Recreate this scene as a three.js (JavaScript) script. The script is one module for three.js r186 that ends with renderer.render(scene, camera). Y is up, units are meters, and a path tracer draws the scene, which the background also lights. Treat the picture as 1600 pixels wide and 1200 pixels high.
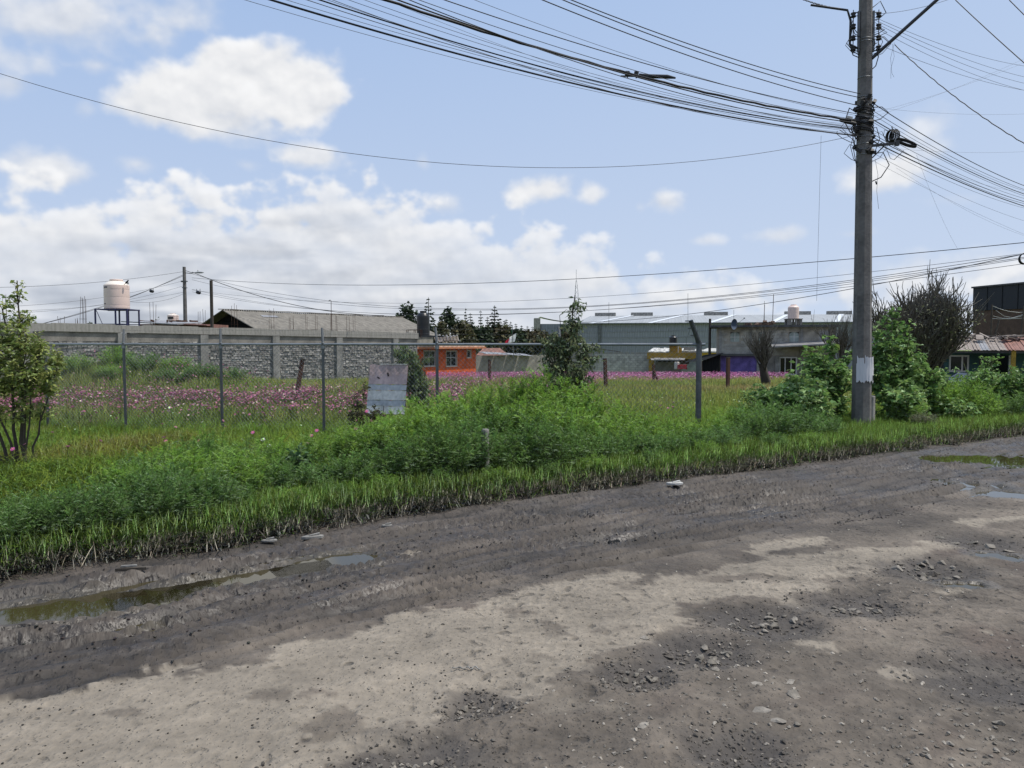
import * as THREE from 'three';
import { ConvexGeometry } from 'three/addons/geometries/ConvexGeometry.js';

// ---------------------------------------------------------------- camera, sky, sun, exposure
const F = 1209, H = 1.7, PITCH = Math.atan(63 / 1209), CP = Math.cos(PITCH), SP = Math.sin(PITCH);
const scene = new THREE.Scene();
const camera = new THREE.PerspectiveCamera(2 * Math.atan(600 / F) * 180 / Math.PI, 4 / 3, 0.05, 6000);
camera.position.set(0, H, 0);
camera.rotation.x = -PITCH;
const renderer = new THREE.WebGLRenderer({ antialias: true });
renderer.setSize(1024, 768);
renderer.toneMapping = THREE.LinearToneMapping;
renderer.toneMappingExposure = 1.1;
renderer.shadowMap.enabled = true;
const SUN_DIR = new THREE.Vector3(0.42, 0.90, 0.02).normalize();
const sun = new THREE.DirectionalLight(new THREE.Color(1, 0.945, 0.86), 3.7);
sun.name = 'sun';
sun.position.copy(SUN_DIR).multiplyScalar(120);
sun.castShadow = true;
sun.shadow.radius = 2;
Object.assign(sun.shadow.camera, { left: -60, right: 60, top: 60, bottom: -60, near: 1, far: 300 });
scene.add(sun, sun.target);

// gradient noise on a hashed lattice
const PERM = new Uint8Array(512), GX = new Float32Array(256), GY = new Float32Array(256), GZ = new Float32Array(256);
{ let s = 12345; const rnd = () => { s = (Math.imul(s, 1664525) + 1013904223) >>> 0; return s / 4294967296; }; const p = new Uint8Array(256); for (let i = 0; i < 256; i++) p[i] = i; for (let i = 255; i > 0; i--) { const j = Math.floor(rnd() * (i + 1)), t = p[i]; p[i] = p[j]; p[j] = t; } for (let i = 0; i < 512; i++) PERM[i] = p[i & 255];
  for (let i = 0; i < 256; i++) { const z = rnd() * 2 - 1, a = rnd() * 6.2832, q = Math.sqrt(1 - z * z) * 1.45; GX[i] = Math.cos(a) * q; GY[i] = Math.sin(a) * q; GZ[i] = z * 1.45; } }
function PN(x, y, z = 0) {
  const X = Math.floor(x), Y = Math.floor(y), Z = Math.floor(z), a = X & 255, b = Y & 255, c = Z & 255; x -= X; y -= Y; z -= Z;
  const u = x * x * x * (x * (x * 6 - 15) + 10), v = y * y * y * (y * (y * 6 - 15) + 10), w = z * z * z * (z * (z * 6 - 15) + 10);
  const A = PERM[a] + b, B = PERM[a + 1] + b, AA = PERM[A & 511] + c, AB = PERM[(A + 1) & 511] + c, BA = PERM[B & 511] + c, BB = PERM[(B + 1) & 511] + c, x1 = x - 1, y1 = y - 1, z1 = z - 1;
  let h = PERM[AA]; const n0 = GX[h] * x + GY[h] * y + GZ[h] * z; h = PERM[BA]; const n1 = GX[h] * x1 + GY[h] * y + GZ[h] * z; h = PERM[AB]; const n2 = GX[h] * x + GY[h] * y1 + GZ[h] * z; h = PERM[BB]; const n3 = GX[h] * x1 + GY[h] * y1 + GZ[h] * z;
  h = PERM[AA + 1]; const n4 = GX[h] * x + GY[h] * y + GZ[h] * z1; h = PERM[BA + 1]; const n5 = GX[h] * x1 + GY[h] * y + GZ[h] * z1; h = PERM[AB + 1]; const n6 = GX[h] * x + GY[h] * y1 + GZ[h] * z1; h = PERM[BB + 1]; const n7 = GX[h] * x1 + GY[h] * y1 + GZ[h] * z1;
  const p = n0 + u * (n1 - n0), q = n2 + u * (n3 - n2), r = n4 + u * (n5 - n4), s = n6 + u * (n7 - n6), e = p + v * (q - p), f = r + v * (s - r); return e + w * (f - e);
}
function fbm(x, y, z = 0, oct = 4) { let a = 0.5, s = 0; for (let i = 0; i < oct; i++) { s += a * PN(x, y, z + i * 7.3); x = x * 2.03 + 11.7; y = y * 2.03 + 5.3; z *= 2.03; a *= 0.5; } return s; }

const clamp = (x, a = 0, b = 1) => x < a ? a : x > b ? b : x, lerp = (a, b, t) => a + (b - a) * t;
const sstep = (a, b, x) => { const t = clamp((x - a) / (b - a)); return t * t * (3 - 2 * t); };
function rng(seed) { let s = seed >>> 0; const r = () => { s = (s + 0x6d2b79f5) | 0; let t = Math.imul(s ^ (s >>> 15), 1 | s); t = (t + Math.imul(t ^ (t >>> 7), 61 | t)) ^ t; return ((t ^ (t >>> 14)) >>> 0) / 4294967296; };
  r.s = (a, b) => a + (b - a) * r(); r.n = () => (r() + r() + r() - 1.5) * 1.15; return r; }
function interp(list, x) { if (x <= list[0][0]) return list[0][1]; for (let i = 1; i < list.length; i++) if (x <= list[i][0]) { const a = list[i - 1], b = list[i]; return lerp(a[1], b[1], (x - a[0]) / (b[0] - a[0])); } return list[list.length - 1][1]; }
const V = (x, y, z) => new THREE.Vector3(x, y, z);
// measuring from the photograph: direction of a pixel, point on it at a depth, point where it meets a level
function ray(px, py) { const u = (px - 800) / F, v = (600 - py) / F; return [u, v * CP - SP, -(CP + v * SP)]; }
function at(px, py, d) { const r = ray(px, py), t = d / -r[2]; return V(r[0] * t, H + r[1] * t, -d); }
function gnd(px, py, y = 0) { const r = ray(px, py), t = (y - H) / r[1]; return [r[0] * t, -r[2] * t]; }

{ // one sky: blue air and cumulus
  const W = 4096, HH = 2048, data = new Float32Array(W * HH * 4);
  const ae = (px, py) => { const r = ray(px, py), l = Math.hypot(...r); return [Math.atan2(r[0], -r[2]), Math.asin(r[1] / l)]; };
  const R = (px) => px / F;
  // px, py, radius x, radius y, softness, strength, noise, brightness
  const B = [
    [425, 128, 108, 58, .30, 1, .5, 1], [300, 152, 115, 50, .35, 1, .5, 1], [480, 150, 58, 50, .3, 1, .5, 1], [345, 192, 92, 34, .6, .95, .5, .93], [225, 165, 62, 34, .5, .95, .6, .97], [365, 100, 70, 34, .3, 1, .5, 1],
    [70, 25, 190, 55, .9, .8, .8, .93], [230, 10, 110, 32, .9, .6, .9, .92], [20, 90, 60, 18, 1, .5, .9, .92], [150, 103, 30, 14, 1, .5, 1, .92], [15, 133, 34, 18, 1, .6, .8, .92], [130, 168, 24, 16, 1, .35, 1, .92],
    [80, 264, 58, 28, .7, .85, .7, .95], [212, 256, 32, 15, .9, .6, .8, .93], [492, 246, 62, 22, .6, .9, .7, .97], [385, 258, 24, 10, 1, .4, .9, .95], [660, 255, 16, 16, 1, .3, 1, .93],
    [842, 297, 56, 27, .6, .95, .8, .98], [925, 301, 25, 20, .7, .85, .8, .97], [1040, 316, 30, 20, .8, .8, .9, .97], [1105, 374, 34, 11, .9, .6, .9, .96], [1212, 368, 50, 15, .9, .6, .9, .96], [1340, 366, 40, 9, 1, .45, .9, .96],
    [1385, 272, 72, 28, .6, .95, .6, 1], [1445, 195, 40, 26, .9, .6, .7, .97], [1450, 235, 40, 28, .9, .55, .7, .98], [700, 320, 48, 22, 1, .6, 1, .95], [1000, 325, 14, 12, 1, .25, 1, .95],
    [1110, 465, 130, 24, .8, .8, .8, .97], [1420, 440, 130, 42, .9, .85, .7, .97], [1570, 425, 90, 40, .9, .75, .7, .97], [930, 440, 90, 26, .9, .7, .8, .97], [1240, 470, 120, 18, .9, .7, .8, .96], [1500, 310, 60, 10, 1, .2, .9, .95]
  ].map(([x, y, rx, ry, so, st, nz, br]) => { const c = ae(x, y); return { az: c[0], el: c[1], rx: R(rx) * 1.08, ry: R(ry) * 1.08, so, st, nz, br }; });
  const outline = [[-100, 300], [0, 296], [60, 300], [110, 296], [150, 296], [185, 312], [215, 290], [300, 278], [345, 292], [395, 290], [430, 272], [520, 264], [575, 276], [640, 302], [690, 326], [740, 344], [860, 352], [950, 372], [1010, 402], [1120, 436], [1300, 446], [1500, 430], [1700, 420]].map(([x, y]) => ae(x, y));
  const thick = [[-100, 1], [650, 1], [760, .9], [900, .85], [1020, .65], [1150, .5], [1400, .55], [1700, .6]].map(([x, y]) => [ae(x, 400)[0], y]);
  const front = R(820);
  for (let j = HH / 2 - 2; j < HH; j++) {
    const el = ((j + 0.5) / HH - 0.5) * Math.PI, ce = Math.cos(el), y = Math.sin(el);
    for (let i = 0; i < W; i++) {
      const ang = ((i + 0.5) / W - 0.5) * 2 * Math.PI, x = Math.cos(ang) * ce, z = Math.sin(ang) * ce;
      const az = Math.atan2(x, -z), o = (j * W + i) * 4;
      const t = clamp(el / 1.2);
      // clear air: paler towards the horizon, a little deeper to the left, away from the sun
      const side = clamp(0.5 - az * 0.55, 0, 1), k = Math.pow(clamp(t * 1.9), 0.8);
      const k2 = clamp(k * (0.75 + 0.5 * side));
      let r = lerp(0.56, 0.275, k2), g = lerp(0.645, 0.42, k2), b = lerp(0.785, 0.70, k2);
      const sd = Math.max(0, x * SUN_DIR.x + y * SUN_DIR.y + z * SUN_DIR.z), gl = 0.35 * Math.pow(sd, 14) + 0.12 * Math.pow(sd, 3);
      r += gl; g += gl; b += gl * 0.9;
      const inFront = Math.abs(az) < 0.78 && el < 0.52;
      const F1 = fbm(x * 22, y * 30, z * 22, 6), F2 = fbm(x * 22 + SUN_DIR.x * .25, y * 30 + 0.3, z * 22, 5);
      const em = F1 - F2;
      let a = 0, br = 0.93;
      if (inFront || (Math.abs(az) < 1.0 && el < 0.6)) {
        for (const c of B) {
          const dx = (az - c.az) / c.rx; if (dx > 1.9 || dx < -1.9) continue;
          const dy = (el - c.el) / c.ry; if (dy > 1.9 || dy < -1.9) continue;
          const D = 1 - Math.sqrt(dx * dx + dy * dy) + F1 * 1.2 * c.nz, aa = sstep(0, 0.16 + c.so, D) * c.st;
          if (aa <= 0) continue;
          const lit = c.br * (0.97 + 0.035 * clamp(dy, -1, 1));
          br = a + aa > 0 ? (br * a + lit * aa) / (a + aa) : lit;
          a = 1 - (1 - a) * (1 - aa);
        }
      }
      { // the long bank along the horizon
        const within = Math.abs(az) < 0.62;
        const top = within ? interp(outline, az) : lerp(interp(outline, az), 0.17 + 0.06 * PN(x * 2.5, z * 2.5, 3), sstep(0.6, 0.9, Math.abs(az)));
        const th = within ? interp(thick, az) : 0.7;
        const D = (top - el) / 0.035 + F1 * 3.1, low = sstep(0.0, 1.0, D) * th * (0.86 + 0.25 * fbm(x * 9, y * 40, z * 9, 3) + 0.12 * F1);
        const aa = clamp(low);
        const depth = clamp((top - el) / 0.15);
        const grey = sstep(-0.05, 0.28, fbm(x * 7 + 3, y * 34, z * 7, 4) + 0.1 * depth) * sstep(0.1, 0.6, depth) * (within ? sstep(0.15, -0.35, az) * 0.75 + 0.2 : 0.5);
        const darkBase = sstep(0.075, 0.02, el) * sstep(-0.22, -0.4, az) * sstep(-.2, .2, fbm(x * 8 + 9, y * 60, z * 8, 3) + .1);
        const lit = (1.0 - 0.12 * sstep(0, 0.55, depth)) - grey * 0.17 - darkBase * 0.27;
        br = a + aa > 0 ? (br * a * (1 - aa) + lit * aa) / (a * (1 - aa) + aa) : br;
        a = 1 - (1 - a) * (1 - aa);
      }
      { // the rest of the dome carries the same fair-weather cumulus
        const wgt = Math.max(sstep(0.72, 0.95, Math.abs(az)), sstep(0.52, 0.66, el));
        if (wgt > 0) { const n = fbm(x * 4.2, y * 6, z * 4.2 + 8, 4) + 0.35 * F1, aa = sstep(0.10, 0.32, n) * 0.9 * wgt; br = a + aa > 0 ? (br * a + 0.94 * aa) / (a + aa) : br; a = 1 - (1 - a) * (1 - aa); }
      }
      br += em * 0.22;
      br = clamp(br, 0.55, 1.06);
      const shade = clamp((1 - br) / 0.4);
      const cr = lerp(0.97, 0.86, shade) * br * 0.83, cg = lerp(0.975, 0.92, shade) * br * 0.83, cb = lerp(0.99, 1.03, shade) * br * 0.83;
      data[o] = lerp(r, cr, a); data[o + 1] = lerp(g, cg, a); data[o + 2] = lerp(b, cb, a); data[o + 3] = 1;
    }
  }
  for (let j = 0; j < HH / 2 - 2; j++) for (let i = 0; i < W; i++) { const o = (j * W + i) * 4; data[o] = 0.3; data[o + 1] = 0.3; data[o + 2] = 0.28; data[o + 3] = 1; }
  const sky = new THREE.DataTexture(data, W, HH, THREE.RGBAFormat, THREE.FloatType);
  sky.magFilter = THREE.LinearFilter; sky.minFilter = THREE.LinearFilter;
  sky.mapping = THREE.EquirectangularReflectionMapping; sky.needsUpdate = true;
  scene.background = sky; scene.environment = sky;
}

// ---------------------------------------------------------------- helpers
class GB { // gathers triangles for one mesh
  constructor() { this.P = []; this.N = []; this.U = []; this.C = []; this.I = []; this.flat = false; }
  get nv() { return this.P.length / 3; }
  add(geo, m, c) { // any geometry
    let g = geo.index ? geo.toNonIndexed() : geo.clone(); if (m) g.applyMatrix4(m); if (!g.attributes.normal) g.computeVertexNormals();
    const n0 = this.nv, p = g.attributes.position.array, nn = g.attributes.normal.array, u = g.attributes.uv?.array;
    for (let i = 0; i < p.length; i++) { this.P.push(p[i]); this.N.push(nn[i]); }
    for (let i = 0; i < p.length / 3; i++) { this.U.push(u ? u[i * 2] : 0, u ? u[i * 2 + 1] : 0); if (c) this.C.push(c[0], c[1], c[2]); else this.C.push(1, 1, 1); this.I.push(n0 + i); }
    return this;
  }
  v(x, y, z, nx = 0, ny = 1, nz = 0, c, u = 0, w = 0) { this.P.push(x, y, z); this.N.push(nx, ny, nz); this.U.push(u, w); if (c) this.C.push(c[0], c[1], c[2]); else this.C.push(1, 1, 1); return this.nv - 1; }
  f(a, b, c) { this.I.push(a, b, c); }
  poly(pts, c, n) { // flat polygon fan
    const e1 = pts[1].clone().sub(pts[0]), e2 = pts[2].clone().sub(pts[0]); n = n ?? e1.cross(e2).normalize(); const i0 = this.nv;
    for (const p of pts) this.v(p.x, p.y, p.z, n.x, n.y, n.z, c); for (let i = 2; i < pts.length; i++) this.f(i0, i0 + i - 1, i0 + i); return this;
  }
  box(cx, cy, cz, w, h, d, c, ry = 0, rx = 0, rz = 0) { const m = new THREE.Matrix4().makeRotationFromEuler(new THREE.Euler(rx, ry, rz)).setPosition(cx, cy, cz); return this.add(new THREE.BoxGeometry(w, h, d), m, c); }
  tube(pts, rad, sides = 6, c, caps = true) { // smooth tube through points, radius number or list
    const n = pts.length, i0 = this.nv, T = V(), A = V(), Bv = V(), prev = V(0.31, 0.2, 0.93);
    for (let i = 0; i < n; i++) {
      T.subVectors(pts[Math.min(i + 1, n - 1)], pts[Math.max(i - 1, 0)]).normalize();
      if (i === 0 && Math.abs(T.dot(prev)) > 0.9) prev.set(1, 0, 0);
      A.copy(prev).addScaledVector(T, -prev.dot(T)).normalize(); prev.copy(A); Bv.crossVectors(T, A);
      const r = typeof rad === 'number' ? rad : rad[i];
      for (let s = 0; s < sides; s++) { const q = s / sides * Math.PI * 2, cs = Math.cos(q), sn = Math.sin(q), nx = A.x * cs + Bv.x * sn, ny = A.y * cs + Bv.y * sn, nz = A.z * cs + Bv.z * sn;
        this.v(pts[i].x + nx * r, pts[i].y + ny * r, pts[i].z + nz * r, nx, ny, nz, c, s / sides * r * 6.3, pts[i].y); }
    }
    for (let i = 0; i < n - 1; i++) for (let s = 0; s < sides; s++) { const a = i0 + i * sides + s, b = i0 + i * sides + (s + 1) % sides; this.f(a, b, a + sides); this.f(b, b + sides, a + sides); }
    if (caps) for (const e of [0, n - 1]) for (let s = 1; s < sides - 1; s++) { const b = i0 + e * sides; if (e) this.f(b, b + s, b + s + 1); else this.f(b, b + s + 1, b + s); }
    return this;
  }
  rod(a, b, r, sides = 6, c) { return this.tube([a, b], r, sides, c); }
  metres() { // uv in metres by the dominant direction of each face corner
    for (let i = 0; i < this.nv; i++) { const ax = Math.abs(this.N[i * 3]), ay = Math.abs(this.N[i * 3 + 1]), az = Math.abs(this.N[i * 3 + 2]), x = this.P[i * 3], y = this.P[i * 3 + 1], z = this.P[i * 3 + 2];
      if (ay >= ax && ay >= az) { this.U[i * 2] = x; this.U[i * 2 + 1] = z; } else if (ax > az) { this.U[i * 2] = z; this.U[i * 2 + 1] = y; } else { this.U[i * 2] = x; this.U[i * 2 + 1] = y; } }
    return this;
  }
  geo(metres = true) {
    if (metres) this.metres();
    const g = new THREE.BufferGeometry();
    g.setAttribute('position', new THREE.BufferAttribute(new Float32Array(this.P), 3)); g.setAttribute('normal', new THREE.BufferAttribute(new Float32Array(this.N), 3));
    g.setAttribute('uv', new THREE.BufferAttribute(new Float32Array(this.U), 2)); g.setAttribute('color', new THREE.BufferAttribute(new Float32Array(this.C), 3)); g.setIndex(this.I); return g;
  }
  build(name, mat, parent, metres = true) { const m = new THREE.Mesh(this.geo(metres), mat); m.name = name; m.castShadow = m.receiveShadow = true; (parent ?? scene).add(m); if (!parent) m.name = numbered(name); return m; }
}
const used = {};
function numbered(n) { const k = used[n] = (used[n] ?? -1) + 1; return k ? n + '_' + String(k).padStart(3, '0') : n; }
function thing(name, label, category, pos, turn = 0, group) { const o = new THREE.Group(); o.name = numbered(name); scene.add(o); if (pos) o.position.copy(pos); o.rotation.y = turn; o.userData = { label, category }; if (group) o.userData.group = group; return o; }
function tag(o, label, category, group, kind) { o.userData = { ...o.userData, label, category }; if (group) o.userData.group = group; if (kind) o.userData.kind = kind; return o; }
function copyOf(o, pos, turn, scale, label, group) { const c = o.clone(); c.name = numbered(o.name.replace(/_\d{3}$/, '')); scene.add(c); c.position.copy(pos); c.rotation.y = turn; if (scale) c.scale.copy(scale); c.userData = { ...o.userData, label }; if (group) c.userData.group = group; else delete c.userData.group; return c; }
function inst(name, geo, mat, list, label, category) { // list of [x,y,z, ry, sx,sy, tilt, color]
  const m = new THREE.InstancedMesh(geo, mat, list.length), M = new THREE.Matrix4(), q = new THREE.Quaternion(), e = new THREE.Euler(), c = new THREE.Color();
  list.forEach((l, i) => { e.set(l[6] ?? 0, l[3], l[8] ?? 0, 'YXZ'); q.setFromEuler(e); M.compose(V(l[0], l[1], l[2]), q, V(l[4], l[5], l[4])); m.setMatrixAt(i, M); if (l[7]) m.setColorAt(i, c.setRGB(...l[7])); });
  m.name = numbered(name); m.castShadow = m.receiveShadow = true; m.userData = { label, category, kind: 'stuff' }; scene.add(m); return m;
}
// ---- materials
function tex(size, fn, srgb = true) { const d = new Uint8Array(size * size * 4); for (let y = 0; y < size; y++) for (let x = 0; x < size; x++) { const c = fn(x / size, y / size, x, y), o = (y * size + x) * 4; for (let k = 0; k < 3; k++) d[o + k] = clamp(c[k]) * 255; d[o + 3] = 255; }
  const t = new THREE.DataTexture(d, size, size); t.wrapS = t.wrapT = THREE.RepeatWrapping; t.magFilter = THREE.LinearFilter; t.minFilter = THREE.LinearMipmapLinearFilter; if (srgb) t.colorSpace = THREE.SRGBColorSpace; t.needsUpdate = true; return t; }
// a noise that tiles: value on a torus by blending
function tn(u, v, f, s, oct = 4) { const a = fbm(u * f, v * f, s, oct), b = fbm((u - 1) * f, v * f, s, oct), c = fbm(u * f, (v - 1) * f, s, oct), d = fbm((u - 1) * f, (v - 1) * f, s, oct); return lerp(lerp(a, b, u), lerp(c, d, u), v); }
const grimeTex = tex(512, (u, v) => { const g = 0.80 + 0.36 * tn(u, v, 5, 1, 6) + 0.22 * tn(u, v, 40, 2, 2), s = 1 + 0.5 * Math.min(0, tn(u, v * 0.999, 3, 9, 5) + 0.02); const q = g * s; return [q, q * 0.992, q * 0.975]; });
grimeTex.repeat.set(0.4, 0.4);
const grimeH = tex(256, (u, v) => { const g = 0.5 + 0.6 * tn(u, v, 30, 4, 3); return [g, g, g]; }, false);
grimeH.repeat.set(1.3, 1.3);
const streakTex = tex(256, (u, v) => { const g = 0.85 + 0.35 * tn(u, v, 24, 11, 2) * 0.5 + 0.4 * tn(u, v * 0.2 % 1, 9, 5, 3); return [g, g * .985, g * .96]; });
streakTex.repeat.set(0.7, 0.25);
const lin = (r, g, b) => new THREE.Color().setRGB(r, g, b);
function std(r, g, b, rough = 0.85, o = {}) { return new THREE.MeshStandardMaterial({ color: lin(r, g, b), roughness: rough, ...o }); }
const G = (r, g, b, rough = 0.9, o = {}) => std(r * 1.22, g * 1.22, b * 1.22, rough, { map: grimeTex, bumpMap: grimeH, bumpScale: 0.006, ...o });
function leafMat(r, g, b, through = 0.4) { return new THREE.MeshPhysicalMaterial({ color: lin(r, g, b), roughness: 0.95, transmission: through, thickness: 0, side: THREE.DoubleSide, vertexColors: true, specularIntensity: 0.35 }); }
const M = {
  concrete: G(.33, .325, .31), concreteDark: G(.31, .29, .265), beam: G(.34, .335, .32, .9, { map: streakTex }), stone: G(.40, .40, .395, .92, { vertexColors: true }), mortar: G(.26, .26, .25),
  pole: G(.19, .182, .175, .9), steel: std(.20, .215, .23, .55, { metalness: .5, map: grimeTex }), galv: std(.42, .45, .48, .5, { metalness: .6, map: grimeTex }), wire: std(.012, .012, .013, .6), wireGrey: std(.09, .09, .095, .6), wireThin: std(.03, .03, .032, .6),
  rust: G(.10, .05, .034, .95), bark: G(.09, .075, .06, .95), barkDark: G(.07, .06, .05, .95), twig: std(.125, .112, .09, .95), stemGreen: std(.10, .12, .045, .9),
  blackPlastic: std(.012, .013, .015, .35), tank: std(.72, .56, .49, .5), tankTop: std(.72, .66, .58, .5), blueSteel: std(.03, .03, .09, .6), white: G(.68, .68, .66, .7), glassDark: std(.012, .014, .018, .08), frameWhite: std(.62, .60, .58, .6),
  orange: G(.74, .125, .022, .85), cream: G(.70, .55, .44, .85), orangeTrim: G(.66, .25, .12, .85), purple: G(.17, .125, .40, .9), slate: G(.10, .10, .105, .9), yellow: G(.62, .40, .045, .85), ochre: G(.42, .27, .04, .85), mint: G(.40, .46, .44, .9), teal: G(.05, .12, .125, .9), brown: G(.13, .085, .06, .95), tin: std(.48, .48, .50, .45, { metalness: .3, map: grimeTex }), tinRust: G(.34, .29, .26, .8), tinRed: G(.30, .15, .12, .8),
  warehouse: std(.30, .325, .40, .6, { map: streakTex }), warehouseRoof: std(.50, .53, .56, .6, { map: grimeTex }), skylight: std(.62, .65, .68, .5), asbestos: G(.25, .235, .21, .95), blackWall: std(.018, .021, .026, .7), carWhite: std(.75, .75, .76, .25), carDark: std(.02, .022, .028, .2), tarp: new THREE.MeshPhysicalMaterial({ color: lin(.016, .017, .018), roughness: 1, specularIntensity: .12 }), red: std(.55, .03, .05, .7), flagWhite: leafMat(.85, .85, .85, .3), flagRed: leafMat(.62, .03, .06, .3), flagGreen: leafMat(.01, .20, .07, .3), plastic: std(.55, .55, .57, .45),
};
// ---------------------------------------------------------------- the lie of the land
const EDGE = [[-700, 1010], [-300, 948], [0, 905], [200, 872], [350, 850], [480, 828], [640, 800], [800, 775], [1000, 750], [1120, 738], [1300, 715], [1420, 700], [1500, 690], [1600, 675], [1800, 652], [2300, 615]].map(([x, y]) => gnd(x, y));
EDGE.unshift([-60, EDGE[0][1] + (EDGE[0][0] + 60) * -0.70]); EDGE.push([160, 118]);
const edgeD = (x) => interp(EDGE, x);
const sEdge = (x, d) => (d - edgeD(x)) * 0.82;                // metres past the grass edge, negative on the road
const along = (x, d) => x * 0.824 + d * 0.567;
const hillock = (x, d) => 1.05 * Math.exp(-(((x + 15.4) / 2.6) ** 2) - (((d - 31) / 3.2) ** 2)) + 0.55 * Math.exp(-(((x + 11.6) / 2.6) ** 2) - (((d - 31) / 3) ** 2)) + .5 * Math.exp(-(((x + 19) / 2.4) ** 2) - (((d - 31) / 3) ** 2));
function fieldH(x, d) {
  const s = sEdge(x, d);
  let h = interp([[-1, -.12], [-.12, -.02], [.15, .045], [.5, .06], [2, .02], [4, -.06], [8, -.33], [12, -.45]], s);
  h += interp([[30, 0], [40, -.15], [55, -.6], [75, -1.3], [120, -2.3], [400, -4], [3000, -6]], d);
  if (s > 1) h += 0.10 * PN(x * 0.5, d * 0.5, 2) * clamp(s - 1);
  h += 0.03 * PN(x * 2.1, d * 2.1, 5);
  return h + (d > 20 && d < 45 ? hillock(x, d) : 0);
}
const segD = (x, d, a, b) => { const ex = b[0] - a[0], ey = b[1] - a[1], t = clamp(((x - a[0]) * ex + (d - a[1]) * ey) / (ex * ex + ey * ey)); return [Math.hypot(x - a[0] - ex * t, d - a[1] - ey * t), t]; };
// hollows that hold water: lines across the ground with a half-width
const HOLLOW = [
  { l: [[-260, 1012], [0, 962], [140, 944], [240, 930]], w: .21, dep: .05 }, { l: [[220, 930], [300, 916], [400, 899], [480, 888]], w: .11, dep: .05 }, { l: [[470, 880], [520, 872], [560, 873]], w: .13, dep: .05 },
  { l: [[1490, 716], [1560, 717], [1680, 722]], w: .42, dep: .06 }, { l: [[1560, 771], [1660, 780]], w: .20, dep: .05 }, { l: [[1535, 865], [1580, 869]], w: .06, dep: .045 }, { l: [[1480, 912], [1525, 914]], w: .05, dep: .04 }, { l: [[205, 980], [222, 979]], w: .045, dep: .035 }, { l: [[1480, 752], [1560, 760]], w: .10, dep: .03 },
].map((h) => ({ ...h, l: h.l.map(([x, y]) => gnd(x, y)) }));
const HOLES = [[1090, 1018, .32, .05], [995, 1055, .22, .05], [1195, 970, .36, .05], [1330, 945, .34, .05], [1455, 888, .42, .06], [745, 1102, .18, .04], [650, 1190, .30, .04], [1150, 1172, .24, .035], [1560, 1060, .4, .04], [1530, 845, .4, .04], [940, 845, .25, .035]].map(([x, y, r, dp]) => { const g = gnd(x, y); return { x: g[0], d: g[1], r, dp }; });
const inHollow = (x, d, grow = 0) => { let m = 0; for (const h of HOLLOW) for (let i = 0; i < h.l.length - 1; i++) { const q = segD(x, d, h.l[i], h.l[i + 1])[0]; if (q > h.w * 3) continue; m = Math.max(m, h.dep * sstep(1.7, 0.25, (q + 0.05 * PN(x * 5, d * 5, 9) + .07 * PN(x * 2.1, d * 2.1, 19) + .03 * PN(x * 13, d * 13, 29)) / (h.w + grow))); } return m; };
function roadH(x, d) {
  const b = -sEdge(x, d), a = along(x, d);
  const far = clamp(1.3 - d / 30, 0.25, 1);
  let h = 0.02 * PN(x * 0.6, d * 0.6, 1) + 0.012 * fbm(x * 2.5, d * 2.5, 3, 4) * 2;
  const wet = sstep(0.1, 0.5, b) * sstep(2.9, 2.2, b), warp = PN(a * 0.28, b * 0.5, 4) * 1.6 + 0.5 * PN(a * 1.3, b, 8);
  const ridge = Math.sin((b / 0.21 + warp) * 6.283), r2 = Math.sin((b / 0.083 + warp * 2.3 + 0.6 * PN(a * 2, b * 3, 2)) * 6.283);
  h += wet * far * (0.032 * ridge * (0.25 + Math.abs(PN(a * .35, b * 1.1, 12)) * 2.4) + 0.016 * r2 * (.4 + Math.abs(PN(a * .6, b * 2, 15)) * 2) + 0.03 * fbm(a * 1.1, b * 7, 6, 5));
  h += wet * 0.035 * Math.max(0, fbm(a * 8, b * 13, 21, 3) + .02) * sstep(-.1, .25, fbm(a * .7, b * 2.2, 22, 3));
  // wheel track that bites into the mud
  h -= 0.03 * Math.exp(-(((b - 1.75 - 0.12 * PN(a * .3, 1)) / 0.13) ** 2)) * (0.5 + PN(a * .5, 4)) + 0.025 * Math.exp(-(((b - 1.45 - 0.12 * PN(a * .3, 1)) / 0.1) ** 2)) * -.6;
  const right = sstep(3.0, 3.6, b); h += right * (0.02 * fbm(x * 3, d * 3, 31, 4) * 2 + 0.016 * Math.max(0, fbm(x * 11, d * 11, 41, 3)));
  const m = inHollow(x, d); h = lerp(h, -m, clamp(m / 0.02)) ;
  for (const q of HOLES) { const r = Math.hypot(x - q.x, (d - q.d) * 1.2); if (r < q.r * 2) h -= q.dp * sstep(1.15, 0.3, (r + .08 * PN(x * 6, d * 6, 2)) / q.r); }
  h += 0.03 * sstep(0.35, 0, b) + sstep(0, -0.4, b) * -0.22;
  return h;
}
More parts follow.
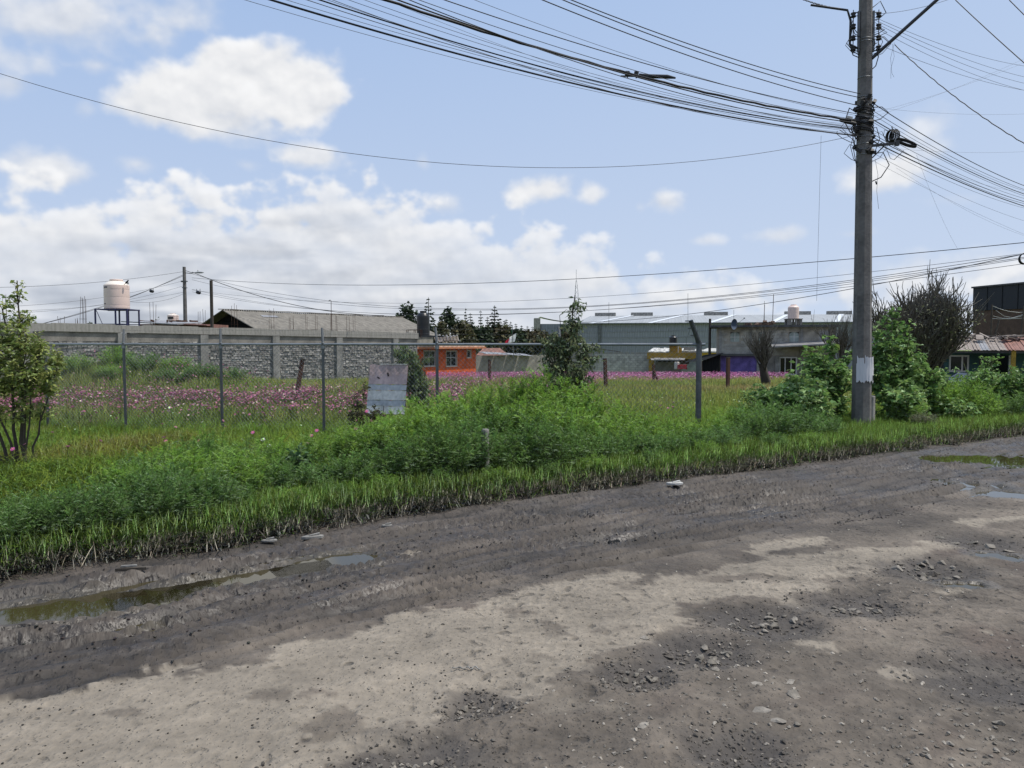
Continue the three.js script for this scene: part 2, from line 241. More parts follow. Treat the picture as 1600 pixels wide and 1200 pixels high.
// dry, pale ground: outlines traced on the road surface
const poly = (l) => l.map(([x, y]) => gnd(x, y));
const DRY = [
  poly([[-700, 1150], [0, 1085], [110, 1078], [200, 1052], [300, 1040], [400, 1030], [430, 1010], [540, 990], [600, 965], [720, 945], [820, 920], [880, 902], [980, 890], [1010, 905], [1080, 888], [1130, 880], [1220, 868], [1300, 862], [1390, 868], [1380, 890], [1290, 905], [1310, 925], [1270, 935], [1330, 950], [1400, 960], [1320, 962], [1200, 945], [1150, 935], [1080, 945], [1085, 965], [1060, 985], [1000, 1005], [950, 1020], [940, 1045], [890, 1055], [870, 1080], [800, 1105], [720, 1125], [660, 1150], [560, 1185], [480, 1260], [-700, 1500]]),
  poly([[1150, 862], [1200, 842], [1310, 832], [1290, 852], [1200, 862]]), poly([[1120, 880], [1250, 862], [1400, 850], [1520, 838], [1500, 858], [1400, 885], [1250, 900]]), poly([[1240, 1000], [1290, 1005], [1330, 1030], [1420, 1040], [1560, 1030], [1700, 1040], [1640, 1055], [1500, 1052], [1380, 1055], [1290, 1040]]), poly([[1480, 815], [1600, 803], [1760, 800], [1760, 820], [1600, 815], [1520, 822]]),
  poly([[570, 880], [640, 862], [690, 855], [640, 870]]), poly([[420, 882], [460, 870], [500, 868], [440, 884]]), poly([[1480, 985], [1600, 985], [1700, 1000], [1560, 998]]), poly([[1380, 900], [1440, 912], [1500, 920], [1600, 915], [1600, 922], [1470, 925]]), poly([[860, 838], [930, 828], [900, 845]]), poly([[560, 940], [640, 925], [720, 915], [640, 935]]),
];
const bb = DRY.map((p) => [Math.min(...p.map((q) => q[0])), Math.max(...p.map((q) => q[0])), Math.min(...p.map((q) => q[1])), Math.max(...p.map((q) => q[1]))]);
function sdPoly(p, x, d) { let m = 1e9, ins = false; for (let i = 0, j = p.length - 1; i < p.length; j = i++) { const a = p[j], b = p[i]; const q = segD(x, d, a, b)[0]; if (q < m) m = q; if ((b[1] > d) !== (a[1] > d) && x < (a[0] - b[0]) * (d - b[1]) / (a[1] - b[1]) + b[0]) ins = !ins; } return ins ? m : -m; }
function dryness(x, d) {
  let m = -1; for (let i = 0; i < DRY.length; i++) { const B = bb[i]; if (x < B[0] - .6 || x > B[1] + .6 || d < B[2] - .6 || d > B[3] + .6) continue; m = Math.max(m, sdPoly(DRY[i], x, d)); }
  const blot = sstep(.17, .21, fbm(x * 1.9 + 4, d * 2.6, 53, 6)) * sstep(.06, .3, m); return sstep(-0.015, 0.02, m - 0.05 + 0.30 * fbm(x * 2.2, d * 3.6, 51, 7) + .05 * PN(x * 16, d * 22, 52)) * (1 - .75 * blot);
}
const polar = (r0, r1, dr, a0, a1, da, keep, H, colour, mat, name, uvScale) => {
  const rings = Math.ceil(Math.log(r1 / r0) / dr), cols = Math.ceil((a1 - a0) / da), P = new Float32Array((rings + 1) * (cols + 1) * 3), C = new Float32Array(P.length), U = new Float32Array((rings + 1) * (cols + 1) * 2), U1 = new Float32Array(U.length), K = new Uint8Array((rings + 1) * (cols + 1)), I = [];
  for (let i = 0, n = 0; i <= rings; i++) { const r = r0 * Math.exp(i / rings * Math.log(r1 / r0)); for (let j = 0; j <= cols; j++, n++) { const an = a0 + (a1 - a0) * j / cols, x = Math.sin(an) * r, d = Math.cos(an) * r; K[n] = keep(x, d) ? 1 : 0; if (!K[n]) { P[n * 3] = x; P[n * 3 + 2] = -d; continue; }
    P[n * 3] = x; P[n * 3 + 1] = H(x, d); P[n * 3 + 2] = -d; const c = colour(x, d, P[n * 3 + 1]); C.set(c, n * 3); U[n * 2] = x / uvScale; U[n * 2 + 1] = d / uvScale; U1[n * 2] = (x + 16) / 32; U1[n * 2 + 1] = d / 32; } }
  for (let i = 0; i < rings; i++) for (let j = 0; j < cols; j++) { const a = i * (cols + 1) + j, b = a + 1, c = a + cols + 1, e = c + 1; if (K[a] && K[b] && K[c] && K[e]) { I.push(a, b, c, b, e, c); } }
  const g = new THREE.BufferGeometry(); g.setAttribute('position', new THREE.BufferAttribute(P, 3)); g.setAttribute('color', new THREE.BufferAttribute(C, 3)); g.setAttribute('uv', new THREE.BufferAttribute(U, 2)); g.setAttribute('uv1', new THREE.BufferAttribute(U1, 2)); g.setIndex(new THREE.BufferAttribute(new Uint32Array(I), 1)); g.computeVertexNormals();
  const nn = g.attributes.normal; let up = 0; for (let i = 0; i < nn.count; i += 997) up += nn.getY(i); if (up < 0) { const ix = g.index.array; for (let i = 0; i < ix.length; i += 3) { const t = ix[i]; ix[i] = ix[i + 1]; ix[i + 1] = t; } g.computeVertexNormals(); }
  const m = new THREE.Mesh(g, mat); m.name = numbered(name); m.receiveShadow = m.castShadow = true; m.userData = { kind: 'structure' }; scene.add(m); return m;
};
{
  const r = rng(5), S = 1024, grit = new Float32Array(S * S);
  for (let k = 0; k < 15000; k++) { const x = r() * S, y = r() * S, q = 0.6 + 2.4 * r() * r(), v = (r() - 0.45) * 0.55; for (let j = -3; j <= 3; j++) for (let i = -3; i <= 3; i++) { if (i * i + j * j > q * q) continue; grit[((y + j + S) % S | 0) * S + ((x + i + S) % S | 0)] += v; } }
  const roadTex = tex(S, (u, v, x, y) => { const g = 0.80 + 0.22 * tn(u, v, 6, 21, 6) + 0.50 * tn(u, v, 56, 23, 4) - 0.34 * sstep(.10, .30, tn(u, v, 30, 25, 4)) + grit[y * S + x] * 0.8; return [g, g * .99, g * .975]; }, false);
  const roadBump = tex(S, (u, v, x, y) => { const g = 0.55 + 0.5 * tn(u, v, 56, 23, 4) - 0.4 * sstep(.10, .30, tn(u, v, 30, 25, 4)) + clamp(grit[y * S + x], -.3, .5) * .8; return [g, g, g]; }, false);
  // gloss of the wet mud over the whole road, 32 m across
  const roughTex = tex(1024, (u, v) => { const x = u * 32 - 16, d = v * 32; const b = -sEdge(x, d), w = sstep(0.1, .5, b) * sstep(3.0, 2.0, b), n = fbm(x * 1.4, d * 2.2, 61, 5) + .35 * fbm(x * 6, d * 9, 62, 3); let g = 0.92 - w * (.20 + .24 * sstep(-.12, .25, n)); const hl = inHollow(x, d, .1); g = lerp(g, 0.5, clamp(hl / .02)); if (x > 5.4 && d > 8 && w > 0) g -= .14 * sstep(-.1, .2, n); g = lerp(g, .93, dryness(x, d)); return [g, g, g]; }, false);
  roughTex.wrapS = roughTex.wrapT = THREE.ClampToEdgeWrapping; roughTex.channel = 1;
  const mat = new THREE.MeshStandardMaterial({ vertexColors: true, map: roadTex, roughness: 1, roughnessMap: roughTex, bumpMap: roadBump, bumpScale: 0.03 });
  const dryC = [.205, .177, .141], wetC = [.047, .0385, .0315], midC = [.106, .089, .071], redC = [.08, .057, .046];
  const colour = (x, d, y = 0) => {
    const b = -sEdge(x, d), a = along(x, d), dr = dryness(x, d), n = fbm(x * 1.1, d * 1.6, 71, 5), n2 = fbm(x * 5, d * 8, 72, 4);
    const right = sstep(2.2, 3.2, b + n * .8), k = [0, 0, 0];
    for (let c = 0; c < 3; c++) { let q = lerp(wetC[c] * (1 + n * 1.0 + .9 * fbm(a * .7, b * 8, 74, 5) + .6 * fbm(x * 9, d * 9, 78, 3)), midC[c] * (1 + n * .9 + .5 * fbm(x * 7, d * 9, 79, 4)), right); q = lerp(q, redC[c], right * sstep(.1, .4, fbm(x * .9, d * .9, 73, 3)) * .5);
      q = lerp(q, dryC[c] * (1 + .35 * n + .30 * n2), dr); q = lerp(q, dryC[c] * .8, (1 - dr) * right * sstep(.16, .34, fbm(x * 2.2, d * 3.5, 77, 5)) * .55);
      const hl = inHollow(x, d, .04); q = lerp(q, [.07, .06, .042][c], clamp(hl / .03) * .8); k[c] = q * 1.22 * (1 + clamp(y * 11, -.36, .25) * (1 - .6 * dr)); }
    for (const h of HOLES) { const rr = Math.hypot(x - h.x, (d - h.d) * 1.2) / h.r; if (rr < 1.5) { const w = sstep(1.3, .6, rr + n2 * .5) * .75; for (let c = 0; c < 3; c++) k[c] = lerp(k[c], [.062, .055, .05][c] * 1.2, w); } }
    return k;
  };
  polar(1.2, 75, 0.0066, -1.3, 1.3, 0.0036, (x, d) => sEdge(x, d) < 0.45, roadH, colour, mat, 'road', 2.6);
  // ground of the field and all beyond
  const soil = new THREE.MeshStandardMaterial({ vertexColors: true, map: roadTex, roughness: .95 });
  polar(4.5, 2600, 0.02, -1.5, 1.5, 0.008, (x, d) => sEdge(x, d) > -0.12, fieldH, (x, d) => { const n = fbm(x * .3, d * .3, 81, 4), n2 = fbm(x * 2, d * 2, 82, 4), s = sEdge(x, d); const g = sstep(.15, .6, s); return [lerp(.06, .18 + .09 * n + .05 * n2, g) * 1.2, lerp(.052, .24 + .05 * n + .05 * n2, g) * 1.2, lerp(.045, .06 + .02 * n, g) * 1.2]; }, soil, 'field_ground', 2.6);
  const base = new THREE.Mesh(new THREE.PlaneGeometry(7000, 7000).rotateX(-Math.PI / 2), std(.07, .08, .04, .95)); base.name = 'ground'; base.position.set(0, -9, 0); base.userData = { kind: 'structure' }; scene.add(base);
  const back = new THREE.Mesh(new THREE.PlaneGeometry(160, 60).rotateX(-Math.PI / 2), std(.10, .09, .08, .95)); back.name = 'road_behind'; back.position.set(0, -0.12, 29); back.userData = { kind: 'structure' }; back.receiveShadow = true; scene.add(back);
  // standing water
  const water = new THREE.MeshPhysicalMaterial({ color: lin(.040, .033, .014), roughness: .035, ior: 1.33 });
  const level = [-.015, -.015, -.015, -.018, -.016, -.014, -.012, -.012, -.014];
  HOLLOW.forEach((h, k) => { const g = new GB(), w = h.w * 1.9, L = [], R2 = []; h.l.forEach((p, i) => { const a = h.l[Math.max(0, i - 1)], b = h.l[Math.min(h.l.length - 1, i + 1)], tx = b[0] - a[0], td = b[1] - a[1], l = Math.hypot(tx, td); const ex = i === 0 ? -w : i === h.l.length - 1 ? w : 0; L.push(V(p[0] - td / l * w + tx / l * ex, level[k], -(p[1] + tx / l * w + td / l * ex))); R2.push(V(p[0] + td / l * w + tx / l * ex, level[k], -(p[1] - tx / l * w + td / l * ex))); });
    for (let i = 0; i < L.length - 1; i++) g.poly([R2[i], R2[i + 1], L[i + 1], L[i]], null, V(0, 1, 0)); const m = g.build('puddle', water); m.userData = { kind: 'structure' }; });
}
// ---------------------------------------------------------------- buildings and walls
function facade(name, label, cat, ax, ad, bx, bd, y0) {
  const A = at(ax, 537, ad), B = at(bx, 537, bd), th = Math.atan2(bd - ad, B.x - A.x), o = thing(name, label, cat, V(A.x, y0, A.z), th);
  const n = V(Math.sin(th), 0, Math.cos(th)), t = V(Math.cos(th), 0, -Math.sin(th)), cam = V(0, H, 0);
  o.userData2 = null; delete o.userData2;
  const L = A.distanceTo(B);
  const loc = (px, py, off = 0) => { const r = V(...ray(px, py)), k = (n.dot(A) + off - n.dot(cam)) / n.dot(r), p = r.multiplyScalar(k).add(cam); return [p.clone().sub(A).dot(t), p.y - y0]; };
  return { o, L, loc };
}
// a wall of thickness th whose outside lies at z = 0, with openings cut out of it as [x0, x1, y0, y1]
function wallWith(gb, x0, x1, y0, y1, holes, th = 0.18) {
  const xs = [...new Set([x0, x1, ...holes.flatMap((h) => [h[0], h[1]])])].sort((a, b) => a - b), ys = [...new Set([y0, y1, ...holes.flatMap((h) => [h[2], h[3]])])].sort((a, b) => a - b);
  for (let j = 0; j < ys.length - 1; j++) { let run = null; for (let i = 0; i <= xs.length - 1; i++) { const solid = i < xs.length - 1 && !holes.some((h) => (xs[i] + xs[i + 1]) / 2 > h[0] && (xs[i] + xs[i + 1]) / 2 < h[1] && (ys[j] + ys[j + 1]) / 2 > h[2] && (ys[j] + ys[j + 1]) / 2 < h[3]);
    if (solid && run === null) run = xs[i]; if (!solid && run !== null) { const b = i < xs.length - 1 ? xs[i] : xs[xs.length - 1]; gb.box((run + b) / 2, (ys[j] + ys[j + 1]) / 2, -th / 2, b - run, ys[j + 1] - ys[j], th); run = null; } } }
  return gb;
}
function windowIn(parent, x0, x1, y0, y1, o = {}) { // window > frame, pane
  const t = o.t ?? .05, z = o.z ?? -.06, w = new GB();
  w.box((x0 + x1) / 2, y1 - t / 2, z, x1 - x0, t, .07).box((x0 + x1) / 2, y0 + t / 2, z, x1 - x0, t, .07).box(x0 + t / 2, (y0 + y1) / 2, z, t, y1 - y0 - 2 * t, .07).box(x1 - t / 2, (y0 + y1) / 2, z, t, y1 - y0 - 2 * t, .07);
  for (let i = 1; i < (o.nx ?? 2); i++) w.box(lerp(x0, x1, i / (o.nx ?? 2)), (y0 + y1) / 2, z - .005, t * .8, y1 - y0 - 2 * t, .05);
  if (o.bar) w.box((x0 + x1) / 2, lerp(y0, y1, o.bar), z + .002, x1 - x0 - 2 * t, t * .8, .05);
  const fr = w.build('window', o.frame ?? M.frameWhite, parent);
  new GB().box((x0 + x1) / 2, (y0 + y1) / 2, z - .04, x1 - x0 - t, y1 - y0 - t, .012).build('pane', o.glass ?? M.glassDark, fr);
  if (o.bars) { const b = new GB(); for (let k = 1; k < o.bars; k++) b.rod(V(x0 + t, lerp(y0, y1, k / o.bars), z + .05), V(x1 - t, lerp(y0, y1, k / o.bars), z + .05), .012, 4); b.build('bars', M.blackPlastic, fr); }
  return fr;
}
function waterTank(name, label, pos, r, h, mat, top, ribs = true) { // lathe body with neck and lid
  const o = thing(name, label, 'water tank', pos), p = (a) => a.map((q) => new THREE.Vector2(q[0] * r, q[1] * h));
  const prof = [[0, 0], [.97, 0], [1, .015], [1, .1], [.985, .11], [.985, .125], [1, .135], [1, .37], [.985, .38], [.985, .395], [1, .405], [1, .63], [.985, .64], [.985, .655], [1, .665], [1, .795], [.97, .805]];
  new GB().add(new THREE.LatheGeometry(p(prof), 28)).build('body', mat, o);
  new GB().add(new THREE.LatheGeometry(p([[.97, .805], [.88, .85], [.74, .895], [.60, .925], [.50, .935], [.5, .94], [0, .94]]), 28)).build('shoulder', top, o);
  new GB().add(new THREE.LatheGeometry(p([[.47, .93], [.52, .93], [.53, .985], [.50, 1], [0, 1.005]]), 24)).build('lid', o.userData.lid ?? mat, o);
  return o;
}

{ // long grey wall with stone panels, pilasters and a concrete ring beam
  const Z0 = 38, kx = (k) => (-610 + 93.6 * k) * Z0 / F, kd = (k) => Z0 * (1 + .0714 * k), A = [kx(-3), kd(-3)], B = [kx(4.45), kd(4.45)];
  const th = Math.atan2(B[1] - A[1], B[0] - A[0]), o = thing('boundary_wall', 'long grey stone-block wall with pilasters and concrete ring beam behind the meadow', 'wall', V(A[0], 0, -A[1]), th);
  const bay = Math.hypot(93.6 * Z0 / F, .0714 * Z0), top = (k) => 2.60 - .05 * k, bot = (k) => -.85 - .09 * k, r = rng(11);
  for (let k = -3; k < 4.4; k++) {
    const len = k + 1 > 4.45 ? .45 : 1, x0 = (k + 3) * bay, x1 = x0 + bay * len, t0 = top(k), t1 = top(k + len), yb = bot(k + .5), bh = .36, step = (k % 2 ? .0 : .012);
    const bm = new GB(); bm.box((x0 + x1) / 2, (t0 + t1) / 2 - bh / 2, -.1, x1 - x0 - .006, bh, .36, null, 0, 0, (t1 - t0) / (x1 - x0)); bm.box((x0 + x1) / 2 + .4, (t0 + t1) / 2 + .012, -.1, x1 - x0 - 1.3, .02 + .02 * r(), .3, null, 0, 0, (t1 - t0) / (x1 - x0)); bm.build('beam', M.beam, o);
    const pil = new GB(); pil.box(x0, (t0 - bh + yb) / 2 - .01, -.02 + step, .34, t0 - bh - yb - .03, .3); pil.box(x0 + .21, (t0 - bh + yb) / 2, .02, .07, t0 - bh - yb - .05, .16); pil.build('pilaster', M.concrete, o);
    const bandH = .42, bt = (t0 + t1) / 2 - bh; new GB().box((x0 + x1) / 2, bt - bandH / 2 - .012, -.1, x1 - x0, bandH + .04, .2).build('render_band', M.concreteDark, o);
    new GB().box((x0 + x1) / 2, (bt - bandH + yb) / 2 - .03, -.14, x1 - x0 - .002, bt - bandH - yb, .16).build('backing', M.mortar, o);
    const st = new GB(); // rough stones, each proud of the joint by its own amount
    let y = yb; while (y < bt - bandH - .05) { const hh = Math.min(.07 + .07 * r(), bt - bandH - y); let x = x0 + .17 - r() * .2; while (x < x1 - .17) { const w = .12 + .18 * r() * r() + .04, xx = Math.min(x + w, x1 - .15); if (xx - x > .05 && x > x0 + .05) { const g = .68 + .62 * r() * r() + .1 * r(), pr = .03 + .06 * r(); st.box((x + xx) / 2, y + hh / 2, -.06 + pr / 2, xx - x - .022, hh - .02, pr, [g, g * (.97 + .03 * r()), g * (.93 + .06 * r())], r.s(-.2, .2), r.s(-.3, .12), r.s(-.12, .12)); } x = xx; } y += hh; }
    const sm = st.build('stones', M.stone, o); sm.userData.kind = 'stuff';
  }
}
// rebar that stands out of the wall's columns and of unfinished roofs behind it
function rebar(px, pyTop, pyBot, d, offs, label) {
  const p = at(px, pyBot + 8, d), o = thing('rebar_cluster', label, 'rebar', p), r = rng(px), t = at(px, pyTop, d).y - p.y;
  for (const k of offs) { const x = k / F * d, h = t * (1 - .14 * r()); new GB().rod(V(x, -.2, r.s(-.1, .1)), V(x + r.s(-.02, .02), h, r.s(-.1, .1)), .011, 5).build('rod', M.rust, o); }
  const q = new GB(); const w0 = Math.min(...offs) / F * d, w1 = Math.max(...offs) / F * d; q.box((w0 + w1) / 2, t * .3, 0, w1 - w0 + .03, .012, .2); q.build('tie', M.rust, o);
}
rebar(8, 455, 520, 44, [-6, -3, 2, 4], 'tall rebar rods behind the crown of the leftmost tree');
rebar(130, 462, 506, 42, [-4, -1, 0, 3, 4], 'three tall rebar rods above the wall left of the large cream tank');
rebar(96, 494, 507, 42, [-4, -1, 4], 'short rebar stubs on the wall just right of the leftmost tree');
rebar(122, 496, 507, 42.5, [-4, -2, 0], 'short rebar stubs beside the three tall rods');
rebar(240, 470, 507, 45, [-4, 0, 4], 'three rebar rods between the large cream tank and the far utility pole');
rebar(315, 482, 512, 47, [-5, -2, 3, 6], 'rebar rods in front of the shed roof gable, beside the dark pole');
rebar(366, 472, 514, 49, [-4, 1, 5], 'rebar rods above the dark shed gable');
rebar(425, 480, 516, 50, [-4, -1, 3], 'rebar rods before the left part of the grey shed roof');
rebar(456, 492, 517, 51, [-4, -2, 2, 3], 'close rebar rods left of the middle of the grey shed roof');
rebar(492, 490, 518, 51.5, [-14, -12, 1, 4], 'spaced rebar rods before the middle of the grey shed roof');
rebar(522, 490, 519, 52, [-5, -3, 3, 5], 'rebar rods right of the middle of the grey shed roof');
rebar(552, 492, 520, 53, [-10, -6, 0, 3], 'rightmost rebar rods before the grey shed roof');
{ const o = thing('conduit_mast', 'thin bent conduit mast standing before the grey shed roof', 'mast', at(518, 525, 51)); const t = at(518, 470, 51).y - at(518, 525, 51).y; new GB().tube([V(0, -.3, 0), V(0, t, 0), V(-.06, t + .05, 0), V(-.12, t + .02, 0)], .02, 6).build('pipe', M.rust, o); new GB().box(-.13, t, 0, .06, .05, .05).build('cap', M.blackPlastic, o); }

{ // shed with a corrugated grey roof and a dark open gable
  const A = at(348, 484, 60), B = at(617, 493, 76), dir = V(B.x - A.x, 0, B.z - A.z).normalize(), L = Math.hypot(B.x - A.x, B.z - A.z) + 1, th = Math.atan2(-dir.z, dir.x);
  const o = thing('shed', 'long shed with grey corrugated gable roof behind the stone wall', 'shed', V(A.x, 0, A.z), th), ry = A.y, wl = 3.0, wr = 4.9, yl = 3.15, yr = 2.45; // local x along the ridge, +z towards the camera
  const slope = (z1, y1, name) => { const g = new GB(), n = Math.round(L / .22) * 4, segs = 3; const i0 = 0; for (let i = 0; i <= n; i++) { const x = i / n * L, w = Math.sin(i / 4 * Math.PI * 2) * .03; for (let k = 0; k <= segs; k++) { const t = k / segs, sag = .03 * Math.sin(x * .7) + .02 * Math.sin(x * 2.3 + k); g.v(x, lerp(ry, y1, t) + w + sag * .6, z1 * t, 0, 1, 0); } } for (let i = 0; i < n; i++) for (let k = 0; k < segs; k++) { const a = i * (segs + 1) + k; g.f(a, a + 1, a + segs + 1); g.f(a + 1, a + segs + 2, a + segs + 1); } const ge = g.geo(); ge.computeVertexNormals(); const m = new THREE.Mesh(ge, M.asbestos); m.name = name; m.castShadow = m.receiveShadow = true; o.add(m); };
  slope(wr, yr, 'roof'); slope(-wl, yl, 'roof');
  const gw = new GB(); gw.poly([V(.9, -1.5, wr - .1), V(.9, yr - .08, wr - .1), V(.9, ry - .1, 0), V(.9, yl - .08, -wl + .1), V(.9, -1.5, -wl + .1)]); for (let k = 0; k < 6; k++) gw.rod(V(.85, 2.35 + k * .28, -wl * (1.1 - k * .16)), V(.85, 2.35 + k * .28, wr * (.95 - k * .15)), .03, 4); gw.build('gable', M.tarp, o);
  const sw = new GB(); sw.box(L / 2, yr / 2 - .8, wr - .2, L - 1.8, yr + 1.4, .12); sw.box(L - .5, .6, .8, .12, 4.2, 6.8); sw.build('wall', M.concreteDark, o);
  const vg = new GB(); vg.rod(V(-.02, ry - .03, 0), V(-.02, yr - .03, wr), .05, 5).rod(V(-.02, ry - .03, 0), V(-.02, yl - .03, -wl), .05, 5); vg.build('verge_trim', M.asbestos, o);
  const rc = new GB(); for (let x = .2; x < L; x += 1.1) rc.box(x, ry + .05, 0, 1.02, .05, .34, null, 0, 0, .02 * Math.sin(x * 9)); rc.build('ridge_cap', M.asbestos, o);
  const sl = at(404, 496, 63.5); new GB().box(3.4, ry - (ry - yr) * .26 + .06, wr * .26, 1.5, .02, .42, null, 0, Math.atan2(ry - yr, wr), 0).build('roof_sheet', M.tin, o);
}
{ // low reddish roof behind the wall
  const o = thing('low_building', 'low reddish building with a slanting sheet roof left of the far utility pole', 'building', at(214, 512, 52)); const u = 52 / F;
  new GB().box(55 * u, -.6, -2, 112 * u, 1.7, 3.4).build('wall', M.tinRed, o); new GB().box(42 * u, .36, 0, 84 * u, .07, 4.2, null, 0, .05, -.05).build('roof', M.tin, o); new GB().box(84 * u, .22, .1, 70 * u, .06, 2, null, 0, .02, -.05).build('roof', M.tinRed, o); 
  const r = rng(3), g = new GB(); for (let i = 0; i < 14; i++) new GB().box((6 + 100 * r()) * u, .42, r.s(0, 1.4), .1 + .5 * r(), .04 + .08 * r(), .1, null, r() * 3, 0, r.s(-.2, .1)).build('debris', M.rust, o);
}
// cream water tank on its blue steel stand, and the small one further off
{ const d = 46, u = d / F, p = at(183, 483, d); const t = waterTank('water_tank', 'large cream plastic water tank on a tall blue steel stand above the wall', p, 18.2 * u, 46 * u, M.tank, M.tankTop);
  const lg = new GB(), rr = rng(8); for (let i = 0; i < 6; i++) { const a = -2.42 + i * .085 + Math.PI / 2 * 0, R = 18.25 * u; lg.box(Math.sin(-.72 + i * .075) * R, 46 * u * .72, Math.cos(-.72 + i * .075) * R, .05, .05 + .05 * rr(), .012, null, -.72 + i * .075); } lg.build('logo', M.blueSteel, t); const l2 = new GB(); for (let i = 0; i < 3; i++) l2.box(Math.sin(-.75 + i * .08) * 18.3 * u, 46 * u * .17, Math.cos(-.75 + i * .08) * 18.3 * u, .05, .05, .012, null, -.75 + i * .08); l2.build('logo', M.blueSteel, t);
  new GB().tube([V(18 * u, 38 * u, .1), V(20 * u, 41 * u, .1), V(20 * u, 38 * u, .1)], .02, 5).build('vent_pipe', M.blackPlastic, t);
  const s = thing('tank_stand', 'blue steel stand carrying the large cream tank above the wall', 'stand', at(185, 510, d)), y1 = p.y - at(185, 510, d).y;
  for (const [x, z] of [[-25, .75], [23.5, .75], [-8, -.75], [6, .75], [6.5, -.72], [23, -.75]]) new GB().box(x * u, y1 / 2 - .35, z, .075, y1 + .7, .075).build('leg', M.blueSteel, s);
  const f = new GB(); for (const z of [-.75, .75]) { f.box(-.8 * u, y1 - .04, z, 50 * u, .07, .085); f.box(-.8 * u, .12, z, 50 * u, .05, .05); } for (let i = 0; i < 6; i++) f.box((-25 + i * 9.7) * u, y1 - .035, 0, .05, .05, 1.5); f.build('frame', M.blueSteel, s); new GB().rod(V(-23 * u, y1 * .9, .76), V(-14 * u, .1, .76), .018, 5).build('brace', M.blueSteel, s);
  const st = waterTank('water_tank', 'small cream plastic water tank left of the far utility pole, on a low roof', at(270.5, 504, 58), 8.2 * 58 / F, 14 * 58 / F, M.tank, M.tankTop); new GB().box(0, 7 * 58 / F, 8.25 * 58 / F, .4, .16, .02).build('logo', M.blackPlastic, st);
}
{ // dark pole and far utility pole with street lamp
  const d = 44; const o = thing('dark_pole', 'dark bare wooden pole rising before the shed gable', 'pole', at(331.5, 520, d)); new GB().tube([V(0, -.8, 0), V(0, at(0, 438, d).y - at(0, 520, d).y, 0)], [.095, .085], 8).build('shaft', M.barkDark, o);
  const e = 60, b = at(290, 520, e), top = at(0, 417, e).y - b.y, p = thing('utility_pole', 'far concrete utility pole with a street lamp behind the wall', 'utility pole', b);
  new GB().tube([V(0, -2, 0), V(0, top, 0)], [.17, .12], 10).build('shaft', M.pole, p);
  const arm = new GB().tube([V(0, top - .45, 0), V(.5, top - .5, 0), V(.95, top - .42, .0)], .03, 6).rod(V(0, top - .25, 0), V(.62, top - .46, 0), .025, 5).build('lamp_arm', M.steel, p);
  new GB().add(new THREE.SphereGeometry(1, 12, 8), new THREE.Matrix4().makeScale(.34, .07, .12).setPosition(1.18, top - .43, 0)).build('lamp_head', M.galv, p); new GB().add(new THREE.CylinderGeometry(.04, .04, .1, 8), new THREE.Matrix4().setPosition(1.05, top - .3, 0)).build('photocell', M.white, p);
  new GB().box(0, top - 1.1, 0, .38, .07, .34).box(.12, top - 1.14, .1, .1, .12, .1).box(-.17, top - 1.12, .1, .1, .12, .1).build('clamp', M.steel, p); new GB().box(0, top - 1.6, 0, .3, .06, .3).build('clamp', M.steel, p);
  const bx = [[237, 455, 50, .3, .2, 'dark cable closure hanging in mid air left of the far utility pole'], [310, 457, 52, .34, .24, 'dark cable closure hanging between the far utility pole and the dark pole']];
  for (const [x, y, dd, w, h, l] of bx) { const q = thing('cable_closure', l, 'cable closure', at(x, y, dd)); new GB().add(new THREE.CapsuleGeometry(h / 2, w - h, 4, 10), new THREE.Matrix4().makeRotationZ(Math.PI / 2 - .2)).build('case', M.blackPlastic, q); for (const s of [-1, 1]) new GB().rod(V(s * w * .3, 0, 0), V(s * w * .35, h, 0), .015, 4).build('hanger', M.wire, q); }
}

